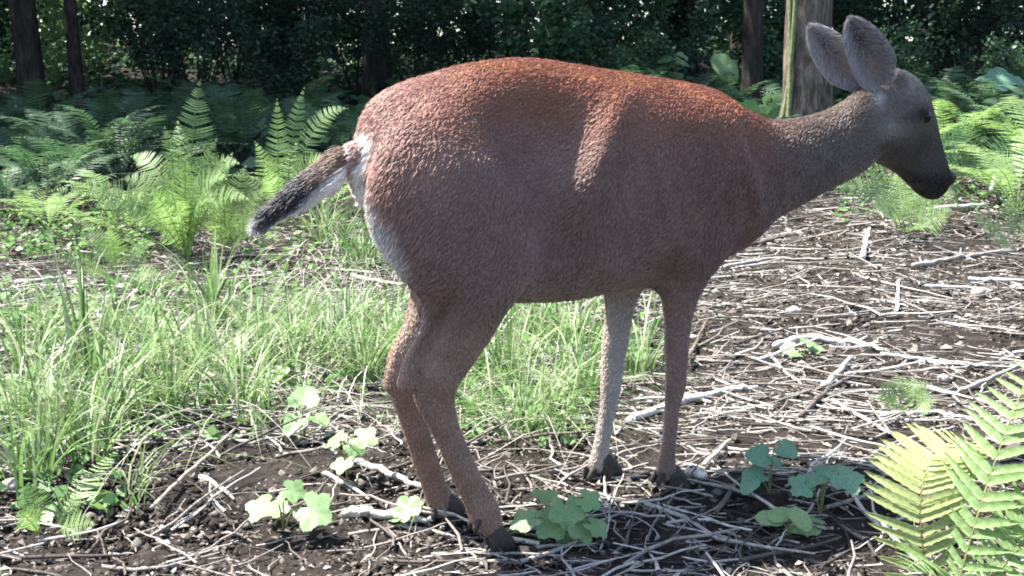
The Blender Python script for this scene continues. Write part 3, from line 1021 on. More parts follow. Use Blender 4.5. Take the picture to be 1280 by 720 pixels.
placed_fern('fern', (1270, 312), [(1215, 268, 0.0, 0.1, 0.9, 0.3), (1262, 245, 0.1, 0.0, 0.9, 0.0), (1310, 270, 0.0, 0.1, 0.9, -0.2), (1240, 300, -0.3, 0.1, .7, .2)],
            'small fern at the edge of the twig litter with arching fronds', pairs=22, W=0.10)
placed_fern('fern', (1132, 512), [(1098, 480, 0.0, 0.1, 0.9, 0.3), (1120, 468, 0.05, 0.0, 0.9, 0.1), (1160, 476, 0.05, 0.1, 0.9, -0.2), (1172, 500, -0.05, 0.1, 0.8, -0.3), (1105, 505, -0.1, 0.1, 0.8, 0.2), (1140, 500, -0.12, 0, .8, 0), (1145, 470, 0.1, 0, .9, -.1), (1125, 515, -0.15, 0.1, .8, .1), (1092, 495, 0.05, .1, .8, .2), (1165, 515, -.12, .1, .8, -.2)],
            'tiny dark green fern seedling tuft alone among grey twigs', m=M['fern'], pairs=12, W=0.046)

# ---- near fern: each leaflet an object of its own
def pinna_mesh(name, m):
    V = []; n = 14
    for j in range(n + 1):
        s_ = j / n
        wd = 0.125 * (1 - s_ ** 2.6) ** 0.8 * (0.86 if j % 2 else 1.0) * (0.82 if j == 0 else 1) + 0.002
        z = -0.10 * s_ * s_ + 0.035 * s_
        V += [(s_, -wd, z + 0.035), (s_, 0, z), (s_, wd, z + 0.035)]
    Fc = []
    for j in range(n):
        a = 3 * j
        Fc += [(a, a + 1, a + 4, a + 3), (a + 1, a + 2, a + 5, a + 4)]
    me = bpy.data.meshes.new(name)
    me.from_pydata(V, [], Fc); me.update(); me.shade_smooth(); me.materials.append(m)
    return me


pm1, pm2 = pinna_mesh('leaflet', M['fern_yellow']), pinna_mesh('leaflet', M['fern'])
nb0 = ground(1195, 716); nb0 = np.array([0.72, 1.93, float(height(0.72, 1.93))])
nf = empty('fern', nb0)
tag(nf, 'large yellow-green fern with broad glossy leaflets beside the grey twig litter', 'fern')
for (ctl, tp, face, pm, W, pairs, mat_r) in [
        (at(1105, 545, 1.96), at(1215, 548, 2.08), (-0.35, -0.55, 1.1), pm1, 0.105, 21, 'rachis'),
        (at(1225, 600, 1.86), at(1300, 436, 1.98), (-0.9, -0.5, 1.0), pm2, 0.105, 19, 'stalk'),
        (at(1290, 640, 1.80), at(1420, 560, 1.85), (0.2, -0.5, 1.1), pm2, 0.09, 24, 'stalk'),
        (at(1180, 660, 1.80), at(1130, 715, 1.70), (0.0, -0.5, 1), pm2, 0.06, 20, 'stalk')]:
    B = nb0 + EZ * 0.005
    pts = bez(B, ctl, tp, 60) - nb0
    tg = norm(np.gradient(pts, axis=0))
    sb = MB(); sb.add(*tube(pts[::4], np.linspace(0.0035, 0.001, 15), 6, True))
    fr = sb.build('frond', M[mat_r], nf, True)
    for i in range(pairs):
        t = 0.16 + 0.83 * (i + 0.5) / pairs
        k = min(int(t * 59), 59)
        u = (t - 0.16) / 0.84
        ln = W * (0.72 + 0.28 * min(u / 0.3, 1)) * (1 - max(0, (u - 0.45) / 0.55) ** 1.8 * 0.9)
        a = tg[k]; sd_ = norm(np.cross(a, np.asarray(face, float))); nr = np.cross(sd_, a)
        for sg in (-1, 1):
            d = norm(sd_ * sg + a * (0.42 + rs.uniform(-0.06, 0.06)) + nr * rs.uniform(-0.05, 0.2))
            wv = norm(a - d * (a @ d)); zz = np.cross(d, wv)
            if zz @ nr < 0: wv, zz = -wv, -zz
            lo = bpy.data.objects.new('leaflet', pm); COL.objects.link(lo); lo.parent = fr
            wsc = 0.75 * ln * (0.9 + rs.uniform(-.08, .08))
            mw = Matrix.Identity(4)
            for r_ in range(3):
                mw[r_][0] = d[r_] * ln; mw[r_][1] = wv[r_] * min(wsc, 0.085); mw[r_][2] = zz[r_] * ln; mw[r_][3] = pts[k][r_]
            lo.matrix_local = mw

# ---- ferns in the shade: prototypes and copies
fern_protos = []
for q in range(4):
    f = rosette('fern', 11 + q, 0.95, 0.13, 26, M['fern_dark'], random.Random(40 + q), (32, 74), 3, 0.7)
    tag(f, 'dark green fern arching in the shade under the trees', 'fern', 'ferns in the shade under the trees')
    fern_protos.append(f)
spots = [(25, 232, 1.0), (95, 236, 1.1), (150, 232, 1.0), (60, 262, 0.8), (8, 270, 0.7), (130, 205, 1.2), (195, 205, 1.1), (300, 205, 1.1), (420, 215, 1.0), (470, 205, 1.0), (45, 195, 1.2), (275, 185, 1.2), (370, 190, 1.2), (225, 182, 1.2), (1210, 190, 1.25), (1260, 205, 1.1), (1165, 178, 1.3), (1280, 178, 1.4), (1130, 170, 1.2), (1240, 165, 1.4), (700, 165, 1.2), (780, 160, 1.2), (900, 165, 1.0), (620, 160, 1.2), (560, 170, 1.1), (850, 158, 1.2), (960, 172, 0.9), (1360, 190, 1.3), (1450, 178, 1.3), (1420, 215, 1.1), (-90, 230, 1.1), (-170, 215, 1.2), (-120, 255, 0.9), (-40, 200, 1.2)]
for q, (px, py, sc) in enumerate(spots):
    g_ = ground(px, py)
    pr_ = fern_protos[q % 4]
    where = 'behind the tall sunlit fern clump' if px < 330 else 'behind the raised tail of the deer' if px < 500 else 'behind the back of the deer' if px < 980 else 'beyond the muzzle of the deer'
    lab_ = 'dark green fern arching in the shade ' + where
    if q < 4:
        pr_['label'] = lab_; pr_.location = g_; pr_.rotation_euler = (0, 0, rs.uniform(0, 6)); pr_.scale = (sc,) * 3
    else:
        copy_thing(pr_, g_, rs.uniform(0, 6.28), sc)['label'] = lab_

# ================================================================== TREES
def leaf_cloud(P_, D, size, rsg, jitter=0.6):
    """rhombic leaves at points P_ with directions D -> verts, quads"""
    n = len(P_)
    D = norm(D + rsg.normal(0, jitter, (n, 3)))
    up = norm(rsg.normal(0, 1, (n, 3)) + np.array([0, 0, 0.9]))
    s = norm(np.cross(D, up)); sz = size * rsg.uniform(0.6, 1.3, (n, 1))
    nn = np.cross(s, D)
    V = np.stack([P_, P_ + D * sz * .5 + s * sz * .32 + nn * sz * .06, P_ + D * sz, P_ + D * sz * .5 - s * sz * .32 + nn * sz * .06], 1).reshape(-1, 3)
    return V, np.arange(4 * n).reshape(-1, 4)


def tree(name, px, base_py, diam_px, label, m, hgt=15.0, crown_r=3.2, crown_z0=5.0, leaves=7000, seed=0, lean=0.0, leaf=0.17, moss=False, group=None, pos=None, diam=None, crown_m=None):
    rsg = np.random.default_rng(seed); rl = random.Random(seed)
    g_ = ground(px, base_py) if pos is None else np.array([pos[0], pos[1], float(height(*pos))])
    r0 = (diam_px * g_[1] / F_PX / 2) if diam is None else diam / 2
    root = empty(name, g_)
    tag(root, label, 'tree', group)
    n = 46; sides = 22
    zz = np.concatenate([np.linspace(-0.25, 2.6, 24), np.linspace(2.8, hgt, n - 24)])
    path = np.stack([lean * zz + 0.05 * np.sin(zz * 0.6 + seed), 0.03 * np.sin(zz * 0.45 + seed * 2), zz], 1)
    rad = r0 * (1 - 0.8 * np.clip(zz / hgt, 0, 1)) * (1 + 0.55 * np.exp(-np.clip(zz, 0, 9) / 0.28))
    V, Fc = tube(path, rad, sides, True, (0, 1, 0.02))
    ax = np.repeat(path, sides, 0)
    ang = np.tile(np.arange(sides) * 2 * math.pi / sides, n)
    k = 1 + 0.10 * np.sin(ang * 5 + seed + 0.4 * V[:, 2]) * 0.6 + 0.09 * vnoise(V * np.array([1, 1, 0.3]), 9, seed + 5)
    V = ax + (V - ax) * k[:, None]
    mesh_obj('trunk', V, Fc, m, root, True)
    lb = MB(); tips = []
    for q in range(16):
        z0 = crown_z0 * 0.9 + (hgt - crown_z0) * (q / 16) * 0.95
        az = q * 2.4 + rl.uniform(-.4, .4)
        ln = crown_r * (1 - 0.55 * q / 16) * rl.uniform(0.75, 1.1)
        p0 = np.array([np.interp(z0, zz, path[:, 0]), np.interp(z0, zz, path[:, 1]), z0])
        h = np.array([math.cos(az), math.sin(az), 0])
        pts = bez(p0, p0 + h * ln * 0.5 + EZ * ln * 0.35, p0 + h * ln + EZ * ln * 0.15, 9)
        rb = max(r0 * 0.28 * (1 - q / 20), 0.02)
        lb.add(*tube(pts, np.linspace(rb, 0.01, 9), 6))
        tips.append(pts)
    lb.build('limb', m, root, True)
    tips = np.vstack(tips)
    cl = tips[rsg.integers(0, len(tips), 260)] + rsg.normal(0, 0.45, (260, 3))
    P_ = cl[rsg.integers(0, 260, leaves)] + rsg.normal(0, 0.36, (leaves, 3))
    Vl, Fl = leaf_cloud(P_, np.tile([0, 0, -0.5], (leaves, 1)), leaf, rsg, 0.8)
    mesh_obj('crown', Vl, Fl, crown_m or M['crown'], root)
    if moss:
        mb = MB()
        z_ = np.linspace(0, 3.2, 26)
        for off, ph in ((-0.92, 0.0), (-0.75, 1.4)):
            rr = np.interp(z_, zz, rad)
            a_ = math.pi + 0.35 * np.sin(z_ * 1.3 + ph) + 0.4
            px_ = np.stack([np.interp(z_, zz, path[:, 0]) + np.cos(a_) * rr * 1.12, -np.abs(np.sin(a_)) * rr * 1.12, z_], 1)
            mb.add(*tube(px_, 0.022 - 0.003 * z_, 7))
        mb.build('vine_stem', M['moss'], root, True)
    return root


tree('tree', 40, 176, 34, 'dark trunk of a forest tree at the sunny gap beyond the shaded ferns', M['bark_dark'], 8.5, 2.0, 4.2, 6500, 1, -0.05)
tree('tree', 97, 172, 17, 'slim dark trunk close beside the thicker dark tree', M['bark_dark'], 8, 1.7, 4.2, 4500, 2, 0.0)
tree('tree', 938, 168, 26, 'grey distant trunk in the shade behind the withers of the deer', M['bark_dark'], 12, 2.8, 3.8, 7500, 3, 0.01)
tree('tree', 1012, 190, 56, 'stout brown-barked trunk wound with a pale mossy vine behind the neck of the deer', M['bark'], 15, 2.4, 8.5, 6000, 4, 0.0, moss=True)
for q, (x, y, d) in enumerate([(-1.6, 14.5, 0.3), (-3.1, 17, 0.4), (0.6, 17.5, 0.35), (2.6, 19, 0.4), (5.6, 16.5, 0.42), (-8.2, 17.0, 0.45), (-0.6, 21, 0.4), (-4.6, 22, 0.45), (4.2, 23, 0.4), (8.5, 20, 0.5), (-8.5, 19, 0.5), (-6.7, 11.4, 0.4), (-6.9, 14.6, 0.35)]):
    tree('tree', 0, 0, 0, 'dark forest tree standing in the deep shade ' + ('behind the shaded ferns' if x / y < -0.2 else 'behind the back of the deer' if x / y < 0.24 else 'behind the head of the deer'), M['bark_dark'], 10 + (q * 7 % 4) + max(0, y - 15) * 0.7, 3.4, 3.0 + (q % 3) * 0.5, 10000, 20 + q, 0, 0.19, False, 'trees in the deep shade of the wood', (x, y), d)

# ================================================================== SHRUBS
def shrub(name, seed, hgt, wid, nstem, nleaf, leaf, m):
    rsg = np.random.default_rng(seed); rl = random.Random(seed)
    root = empty(name, (0, 0, 0))
    mb = MB(); pts_all = []
    for q in range(nstem):
        az = 6.283 * q / nstem + rl.uniform(-.5, .5)
        h = np.array([math.cos(az), math.sin(az), 0]); l = hgt * rl.uniform(0.6, 1.05)
        pts = bez(h * 0.05, h * wid * 0.35 + EZ * l * 0.7, h * wid * rl.uniform(0.5, 1.0) + EZ * l, 12)
        mb.add(*tube(pts, np.linspace(0.014, 0.004, 12), 5))
        pts_all.append(pts[3:])
        for b_ in range(3):
            k = rl.randint(4, 10); az2 = rl.uniform(0, 6.28)
            h2 = np.array([math.cos(az2), math.sin(az2), rl.uniform(-.1, .5)])
            pb = bez(pts[k], pts[k] + h2 * 0.2 * hgt * .6, pts[k] + h2 * 0.4 * hgt * .6, 6)
            mb.add(*tube(pb, np.linspace(0.006, 0.002, 6), 4)); pts_all.append(pb)
    mb.build('stem', M['bark_dark'], root)
    tp = np.vstack(pts_all)
    P_ = tp[rsg.integers(0, len(tp), nleaf)] + rsg.normal(0, 0.075, (nleaf, 3)); P_[:, 2] = np.abs(P_[:, 2])
    V, Fc = leaf_cloud(P_, np.stack([rsg.normal(0, 1, nleaf), rsg.normal(0, 1, nleaf), rsg.normal(-.2, .4, nleaf)], 1), leaf, rsg, 0.3)
    mesh_obj('foliage', V, Fc, m, root)
    return root


sp = []
for q, (h, w_, ns, nl, lf, m) in enumerate([(1.7, 0.9, 9, 2600, 0.085, 'shrub'), (1.3, 0.9, 8, 2200, 0.07, 'shrub'), (2.2, 1.1, 10, 3600, 0.075, 'conifer'), (2.6, 1.2, 10, 4200, 0.065, 'conifer')]):
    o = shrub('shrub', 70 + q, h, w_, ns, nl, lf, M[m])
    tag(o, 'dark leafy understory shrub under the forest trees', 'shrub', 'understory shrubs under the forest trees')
    sp.append(o)
rs2 = random.Random(9)
pl = []
for row, (yy, x0, x1, st) in enumerate([(13.2, -8.2, 8.4, 1.2), (15.6, -8.5, 9, 1.25), (18.2, -7.5, 8, 1.35)]):
    x = x0 + 0.4 * row
    while x < x1:
        pl.append((x + rs2.uniform(-.35, .35), yy + rs2.uniform(-.7, .7), row)); x += st * rs2.uniform(0.85, 1.2)
pl = [p for p in pl if not (-0.42 < p[0] / p[1] < -0.355)]        # the bright gap beside the dark trunks
for q, (x, y, row) in enumerate(pl):
    if row == 0 and x > -0.6:
        k = q % 2
    else:
        k = (q * 7 + row) % 4 if x > 0 else 2 + q % 2
    z = float(height(x, y)); sc = rs2.uniform(0.75, 1.15) * (1 if row else 0.8)
    u = 640 + F_PX * x / y
    kind_ = 'dark leafy broad-leaved shrub' if (q if q < 4 else k) < 2 else 'dense dark fine-leaved shrub'
    lab_ = kind_ + ' under the trees ' + ('behind the shaded ferns and tall fern clump' if u < 330 else 'above the rump of the deer' if u < 600 else 'behind the back of the deer' if u < 980 else 'behind the head of the deer')
    if q < 4:
        o = sp[q]; o['label'] = lab_; o.location = (x, y, z); o.rotation_euler = (0, 0, rs2.uniform(0, 6)); o.scale = (sc,) * 3
    else:
        copy_thing(sp[k], (x, y, z), rs2.uniform(0, 6.28), sc)['label'] = lab_

# far wood beyond the shrubs: one mass
rsg = np.random.default_rng(77)
nw = 60000
P_ = np.stack([rsg.uniform(-22, 24, nw), rsg.uniform(24, 38, nw), rsg.uniform(0, 1, nw) ** 1.3 * 13], 1)
P_ = P_[(vnoise(P_, 0.8, 6) + 0.6 * vnoise(P_, 2.2, 7)) > -0.12]
P_[:, 2] += height(P_[:, 0], P_[:, 1])
V, Fc = leaf_cloud(P_, np.tile([0, 0, -0.4], (len(P_), 1)), 0.42, rsg, 0.8)
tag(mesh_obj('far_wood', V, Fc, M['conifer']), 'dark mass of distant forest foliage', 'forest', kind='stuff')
# sunlit thicket glimpsed through the gap beside the dark trunks
nl = 9000
P_ = np.stack([rsg.uniform(-9.5, -6.3, nl), rsg.uniform(18.5, 20.5, nl), rsg.uniform(0, 4.2, nl)], 1)
P_ = P_[vnoise(P_, 2.5, 9) > -0.35]
P_[:, 2] += height(P_[:, 0], P_[:, 1])
V, Fc = leaf_cloud(P_, np.tile([0, 0, -0.3], (len(P_), 1)), 0.14, rsg, 0.8)
tag(mesh_obj('thicket', V, Fc, M['broad']), 'pale sunlit thicket glimpsed between the dark trunks', 'thicket', kind='stuff')

# ================================================================== FOREST FLOOR
WOODC = np.array([(0.38, 0.355, 0.325), (0.22, 0.195, 0.175), (0.11, 0.092, 0.08), (0.50, 0.475, 0.44), (0.06, 0.05, 0.044), (0.29, 0.26, 0.235)])


def twig_geo(P_, az, ln, rad, tilt, rsg, segs=4, sides=5, bendk=0.12):
    """many bent tapered twigs -> verts, quads, colours"""
    n = len(P_)
    t = np.linspace(-0.5, 0.5, segs + 1)
    h = np.stack([np.cos(az), np.sin(az), np.zeros(n)], 1); s = np.stack([-np.sin(az), np.cos(az), np.zeros(n)], 1)
    cen = P_[:, None, :] + h[:, None, :] * (t[None, :, None] * ln[:, None, None])
    bx = rsg.normal(0, bendk, n); k1 = rsg.normal(0, bendk * 0.5, (n, segs + 1))
    cen = cen + s[:, None, :] * (((t ** 2 - 0.08)[None] * bx[:, None] * 2 + k1 * 0.5) * ln[:, None])[..., None]
    zz = height(cen[..., 0], cen[..., 1])
    cen[..., 2] = np.maximum(zz, zz.mean(1, keepdims=True)) * 0.5 + zz * 0.5 + rad[:, None] * 0.8 + (t[None] + 0.5) * (tilt * ln)[:, None] + P_[:, None, 2] * 0 + np.abs(rsg.normal(0, 0.004, (n, 1)))
    taper = (1 - 0.55 * (t + 0.5))[None]
    rr = rad[:, None] * taper * rsg.uniform(0.85, 1.15, (n, segs + 1))
    a = np.arange(sides) * 2 * math.pi / sides
    up = np.array([0, 0, 1.0])
    V = cen[:, :, None, :] + rr[:, :, None, None] * (np.cos(a)[None, None, :, None] * s[:, None, None, :] + np.sin(a)[None, None, :, None] * up)
    V = V.reshape(n, -1, 3)
    q = []
    for i in range(segs):
        for k in range(sides):
            k2 = (k + 1) % sides
            q.append((i * sides + k, i * sides + k2, (i + 1) * sides + k2, (i + 1) * sides + k))
    q.append((0, 4, 3, 1)) if False else None
    q = np.array(q)
    Fq = (q[None] + (np.arange(n) * (segs + 1) * sides)[:, None, None]).reshape(-1, 4)
    col = WOODC[rsg.integers(0, len(WOODC), n)] * rsg.uniform(0.75, 1.15, (n, 1))
    col = np.repeat(col, (segs + 1) * sides, 0)
    return V.reshape(-1, 3), Fq, col


BARE = [(1110, 408, 120, 24), (965, 400, 60, 18), (1225, 432, 70, 16), (300, 610, 150, 50), (1180, 300, 60, 10), (930, 620, 60, 30)]


def zone_points(zones, rsg, bare=0.0):
    """random ground points in pixel boxes, thinned over the patches of bare soil"""
    out = []
    for (x0, y0, x1, y1, n) in zones:
        px, py = rsg.uniform(x0, x1, n), rsg.uniform(y0, y1, n)
        if bare:
            inside = np.zeros(n, bool)
            for (cx, cy, rx, ry) in BARE:
                inside |= ((px - cx) / rx) ** 2 + ((py - cy) / ry) ** 2 < rsg.uniform(0.5, 1.4, n)
            keep = ~inside | (rsg.random(n) > bare)
            px, py = px[keep], py[keep]
        out.append(ground_many(px, py))
    return np.vstack(out)


rsg = np.random.default_rng(123)
# litter mass (stuff): small twigs
zones = [(860, 190, 1320, 300, 2000), (760, 290, 1320, 400, 2000), (640, 380, 1320, 540, 1800), (560, 520, 1320, 770, 1400), (-30, 270, 520, 420, 2300), (-30, 400, 620, 560, 2000), (-30, 540, 620, 770, 380), (-260, 260, -30, 770, 900), (1320, 190, 1560, 770, 1400), (500, 175, 860, 400, 1700)]
P_ = zone_points(zones, rsg, 0.6)
n = len(P_)
ln = np.clip(rsg.lognormal(math.log(0.085), 0.55, n), 0.025, 0.38)
V, Fq, col = twig_geo(P_, np.where(rsg.random(n) < 0.5, rsg.uniform(0, 3.1416, n), rsg.normal(0.05, 0.6, n)), ln, np.clip(ln * rsg.uniform(0.012, 0.030, n), 0.0010, 0.0055), rsg.normal(0.0, 0.10, n), rsg)
tag(mesh_obj('twig_litter', V, Fq, M['wood'], None, True, col), 'fine grey-brown twigs covering the forest floor', 'twigs', kind='stuff')
# dry leaf and bark flakes
zones = [(860, 185, 1320, 300, 4500), (740, 290, 1320, 400, 5000), (640, 380, 1320, 540, 5500), (430, 520, 1320, 770, 4800), (-30, 265, 520, 420, 6500), (-30, 400, 620, 560, 6500), (-30, 540, 520, 770, 2400), (-260, 260, -30, 770, 2200), (1320, 190, 1560, 770, 2600), (500, 175, 860, 400, 3000)]
P_ = zone_points(zones, rsg, 0.6); n = len(P_)
P_[:, 2] += rsg.uniform(0.002, 0.016, n)
az = rsg.uniform(0, 6.283, n); sz = np.clip(rsg.lognormal(math.log(0.013), 0.5, n), 0.005, 0.045) * np.clip(P_[:, 1] / 4, 0.8, 1.6)
d = np.stack([np.cos(az), np.sin(az), rsg.normal(0, 0.25, n)], 1); s = np.stack([-np.sin(az), np.cos(az), rsg.normal(0, 0.3, n)], 1)
u = np.stack([np.zeros(n), np.zeros(n), sz * rsg.uniform(0.1, 0.35, n)], 1)
wd = rsg.uniform(0.08, 0.36, (n, 1))
V = np.stack([P_ - d * sz[:, None] * .5, P_ + s * sz[:, None] * wd + u, P_ + d * sz[:, None] * .5, P_ - s * sz[:, None] * wd + u * 0.3, P_ + d * 0], 1).reshape(-1, 3)
q = np.array([(0, 4, 1), (4, 2, 1), (0, 3, 4), (4, 3, 2)])
Fq = (q[None] + (np.arange(n) * 5)[:, None, None]).reshape(-1, 3)
LC = np.array([(0.17, 0.15, 0.13), (0.10, 0.085, 0.074), (0.055, 0.046, 0.04), (0.34, 0.315, 0.285), (0.03, 0.026, 0.023), (0.12, 0.105, 0.094)])
col = np.repeat(LC[rsg.integers(0, 6, n)] * rsg.uniform(0.7, 1.15, (n, 1)), 5, 0)
tag(mesh_obj('leaf_litter', V, Fq, M['litter'], None, False, col), 'dry brown leaf and bark flakes lying on the soil', 'leaf litter', kind='stuff')
# soil crumbs
P_ = zone_points([(130, 540, 560, 770, 2600), (-30, 600, 200, 770, 600), (560, 560, 1100, 770, 1100), (940, 370, 1320, 440, 2200), (880, 280, 1320, 400, 600), (300, 300, 500, 420, 300)], rsg); n = len(P_)
sz = np.clip(rsg.lognormal(math.log(0.0065), 0.5, n), 0.003, 0.018)
octa = np.array([(1, 0, 0), (0, 1, 0), (-1, 0, 0), (0, -1, 0), (0, 0, .8), (0, 0, -.8)], float)
V = P_[:, None] + octa[None] * sz[:, None, None] * rsg.uniform(0.6, 1.3, (n, 6, 1)) + rsg.normal(0, 0.15, (n, 6, 3)) * sz[:, None, None]
q = np.array([(0, 1, 4), (1, 2, 4), (2, 3, 4), (3, 0, 4), (1, 0, 5), (2, 1, 5), (3, 2, 5), (0, 3, 5)])
Fq = (q[None] + (np.arange(n) * 6)[:, None, None]).reshape(-1, 3)
SC = np.array([(0.03, 0.025, 0.022), (0.055, 0.046, 0.041), (0.14, 0.125, 0.112), (0.02, 0.017, 0.015)])
col = np.repeat(SC[rsg.integers(0, 4, n)], 6, 0)
tag(mesh_obj('soil_crumbs', V.reshape(-1, 3), Fq, M['clod'], None, False, col), 'loose dark soil crumbs on the bare patches', 'soil', kind='stuff')

# ---- single sticks: prominent ones by pixel ends
def stick(name, pts_px, rad, label, colr, lift=0.0, group=None, knots=0, cat='stick', side=None):
    g_ = [ground(*p) for p in pts_px]
    rl = random.Random(int(pts_px[0][0] * 7 + pts_px[0][1]))
    base = np.array(g_).mean(0)
    path = []
    for a, b in zip(g_[:-1], g_[1:]):
        for t in np.linspace(0, 1, 9)[:-1]:
            path.append(a + (b - a) * t)
    path.append(g_[-1])
    path = np.array(path)
    path[:, 2] = height(path[:, 0], path[:, 1]) * 0.6 + path[:, 2].mean() * 0.4 + rad * 0.85 + lift
    path += np.array([[rl.gauss(0, rad * 0.25) for _ in range(3)] for _ in path])
    rr = rad * np.linspace(1.1, 0.62, len(path)) * np.array([rl.uniform(0.88, 1.12) for _ in path])
    root_path = path - base
    V, Fc = tube(root_path, rr, 9, True, (0, 0.03, 1.0))
    ax_ = np.repeat(root_path, 9, 0)
    V = ax_ + (V - ax_) * (1 + 0.22 * vnoise(V, 130, 3))[:, None]
    o = MB(); o.add(V, Fc)
    for _ in range(knots):
        k = rl.randint(3, len(path) - 4); az = rl.uniform(0, 6.28)
        e = root_path[k] + np.array([math.cos(az), math.sin(az), rl.uniform(0.1, 0.7)]) * rad * rl.uniform(3, 8)
        o.add(*tube(np.linspace(root_path[k], e, 4), np.linspace(rad * .45, rad * .2, 4), 6))
    Vv = np.vstack(o.v)
    cl = np.array(colr)[None] * (1 + 0.3 * vnoise(Vv, 25, 4))[:, None]
    ob = mesh_obj(name, Vv, o.f, M['wood'], None, True, cl)
    ob.location = base
    tag(ob, label, cat, group)
    return ob


PALE, GREY, BRN = (0.56, 0.53, 0.49), (0.34, 0.31, 0.285), (0.12, 0.10, 0.088)
stick('stick', [(782, 534), (850, 508), (915, 492), (945, 490)], 0.0105, 'thick pale broken branch lying behind the front hooves of the deer', PALE, 0.006, knots=2)
stick('stick', [(968, 440), (1010, 428), (1065, 436), (1104, 446)], 0.0110, 'pale curved barkless stick with moss at one end', PALE, 0.012, knots=1)
stick('stick', [(1100, 447), (1160, 454), (1238, 463)], 0.0075, 'straight pale stick continuing the line of the curved barkless stick', GREY, 0.006)
stick('stick', [(1000, 528), (1040, 490), (1096, 458)], 0.0065, 'dark slanting stick crossing below the curved barkless stick', BRN, 0.012)
stick('stick', [(1030, 490), (1064, 455)], 0.0085, 'short pale split stick leaning over the dark slanting stick', PALE, 0.014)
stick('stick', [(960, 446), (1003, 486)], 0.0060, 'short grey stick angled beside the end of the thick pale branch', GREY, 0.004)
stick('stick', [(1140, 338), (1200, 326), (1265, 318)], 0.0110, 'long dark-edged grey branch lying in the litter in front of the muzzle ferns', GREY, 0.012, knots=3)
stick('stick', [(906, 338), (960, 328), (1040, 327)], 0.0085, 'long grey branch lying beyond the chest of the deer', GREY, 0.010, knots=2)
stick('stick', [(925, 316), (962, 304), (1002, 293)], 0.0105, 'dark bent branch in the litter under the throat of the deer', BRN, 0.012)
stick('stick', [(1078, 330), (1086, 288)], 0.0135, 'stubby white stick of bare wood pointing away from the litter toward ferns', (0.66, 0.62, 0.56), 0.012)
stick('stick', [(1120, 394), (1124, 352)], 0.0080, 'thin white upright-pointing stick forming a cross with a twig', (0.62, 0.58, 0.52), 0.008)
stick('stick', [(1112, 372), (1140, 374)], 0.0040, 'fine twig forming the crossbar over the thin white stick', GREY, 0.016)
stick('stick', [(1155, 360), (1215, 364), (1240, 368)], 0.0075, 'pale twig-like stick beside a grey stone in the litter', PALE, 0.008)
stick('stick', [(1210, 352), (1285, 356)], 0.0095, 'pale broken stick at the edge of the clearing', PALE, 0.008)
stick('stick', [(1160, 268), (1232, 262)], 0.014, 'long white stick lying behind the bright low fern', (0.6, 0.56, 0.5), 0.02)
stick('stick', [(1238, 258), (1252, 190)], 0.014, 'bare white branch rising among the pale fern fronds', (0.55, 0.5, 0.45), 0.05, knots=2)
stick('stick', [(190, 656), (250, 590), (316, 522)], 0.0042, 'long thin straight stem lying across the bare dark soil', (0.36, 0.29, 0.25), 0.02)
stick('stick', [(252, 598), (294, 630)], 0.0050, 'short pale twig lying alone on the bare dark soil', PALE, 0.004)
stick('stick', [(430, 646), (480, 652), (540, 658)], 0.0110, 'pale thick stick beside the hind hooves of the deer', PALE, 0.006, knots=1)
stick('stick', [(446, 582), (490, 600), (530, 620)], 0.0085, 'grey stick half buried behind the hind legs of the deer', GREY, 0.006)
stick('stick', [(354, 574), (420, 562)], 0.0045, 'thin crooked twig behind the small lobed seedling', GREY, 0.006, knots=1)
stick('stick', [(404, 594), (462, 632)], 0.0045, 'thin straight twig pointing at the hind hooves', PALE, 0.008)
stick('stick', [(122, 396), (150, 386), (180, 362)], 0.011, 'grey forked stick lying under the small bright fern', GREY, 0.012, knots=2)
stick('stick', [(124, 400), (186, 386)], 0.010, 'pale stick crossing the grey forked stick', PALE, 0.008)
stick('stick', [(20, 358), (84, 350)], 0.009, 'pale straight stick in the litter beside the leafy ground cover', PALE, 0.008)
stick('stick', [(440, 350), (505, 362)], 0.0105, 'dark pale-topped branch behind the hock of the deer', GREY, 0.012, knots=1)
stick('stick', [(858, 462), (884, 408)], 0.0065, 'brown twig leaning behind the nearer foreleg', BRN, 0.02)
stick('stick', [(862, 596), (878, 604)], 0.0150, 'pale split wood chip beside the nearer front hoof', (0.6, 0.56, 0.5), 0.004, cat='wood chip')
stick('stick', [(880, 594), (912, 562)], 0.0055, 'yellowish peeled twig rising from the pale wood chip', (0.45, 0.42, 0.30), 0.02)
stick('stick', [(895, 652), (925, 600)], 0.0060, 'dark twig pointing away near the broad-leaved seedlings', BRN, 0.006)
stick('stick', [(1040, 505), (1090, 535), (1140, 562)], 0.0060, 'long grey stick running under the tip of the large fern', GREY, 0.008)
stick('stick', [(1100, 523), (1170, 520), (1215, 528)], 0.0060, 'pale stick lying below the tiny fern tuft', PALE, 0.006)
stick('stick', [(1205, 494), (1275, 462)], 0.0060, 'straight stick sloping up behind the large fern', GREY, 0.012)
stick('stick', [(1160, 490), (1245, 510)], 0.0060, 'pale stick between the tiny fern tuft and the large fern', PALE, 0.008)
# stones and a mossy lump
def stone(px, py, r, label, colr, m='clod', cat='stone', group=None, seed=0):
    g_ = ground(px, py)
    o = MB(); o.add(*loft([(np.array([-r * .7, 0, 0]), r * .55, r * .6), (np.array([0, 0, r * .12]), r * .75, r * .85), (np.array([r * .7, 0, 0]), r * .5, r * .55)], 14, 4, 2.4))
    V = o.v[0]; V = V * (1 + 0.16 * vnoise(V, 1.1 / r, seed))[:, None]
    ob = mesh_obj('stone' if cat == 'stone' else 'moss_lump', V, o.f, M[m], None, True, np.tile(np.array(colr), (len(V), 1)))
    ob.location = g_ + EZ * r * 0.25; ob.rotation_euler = (0, 0, seed * 1.3)
    tag(ob, label, cat, group)


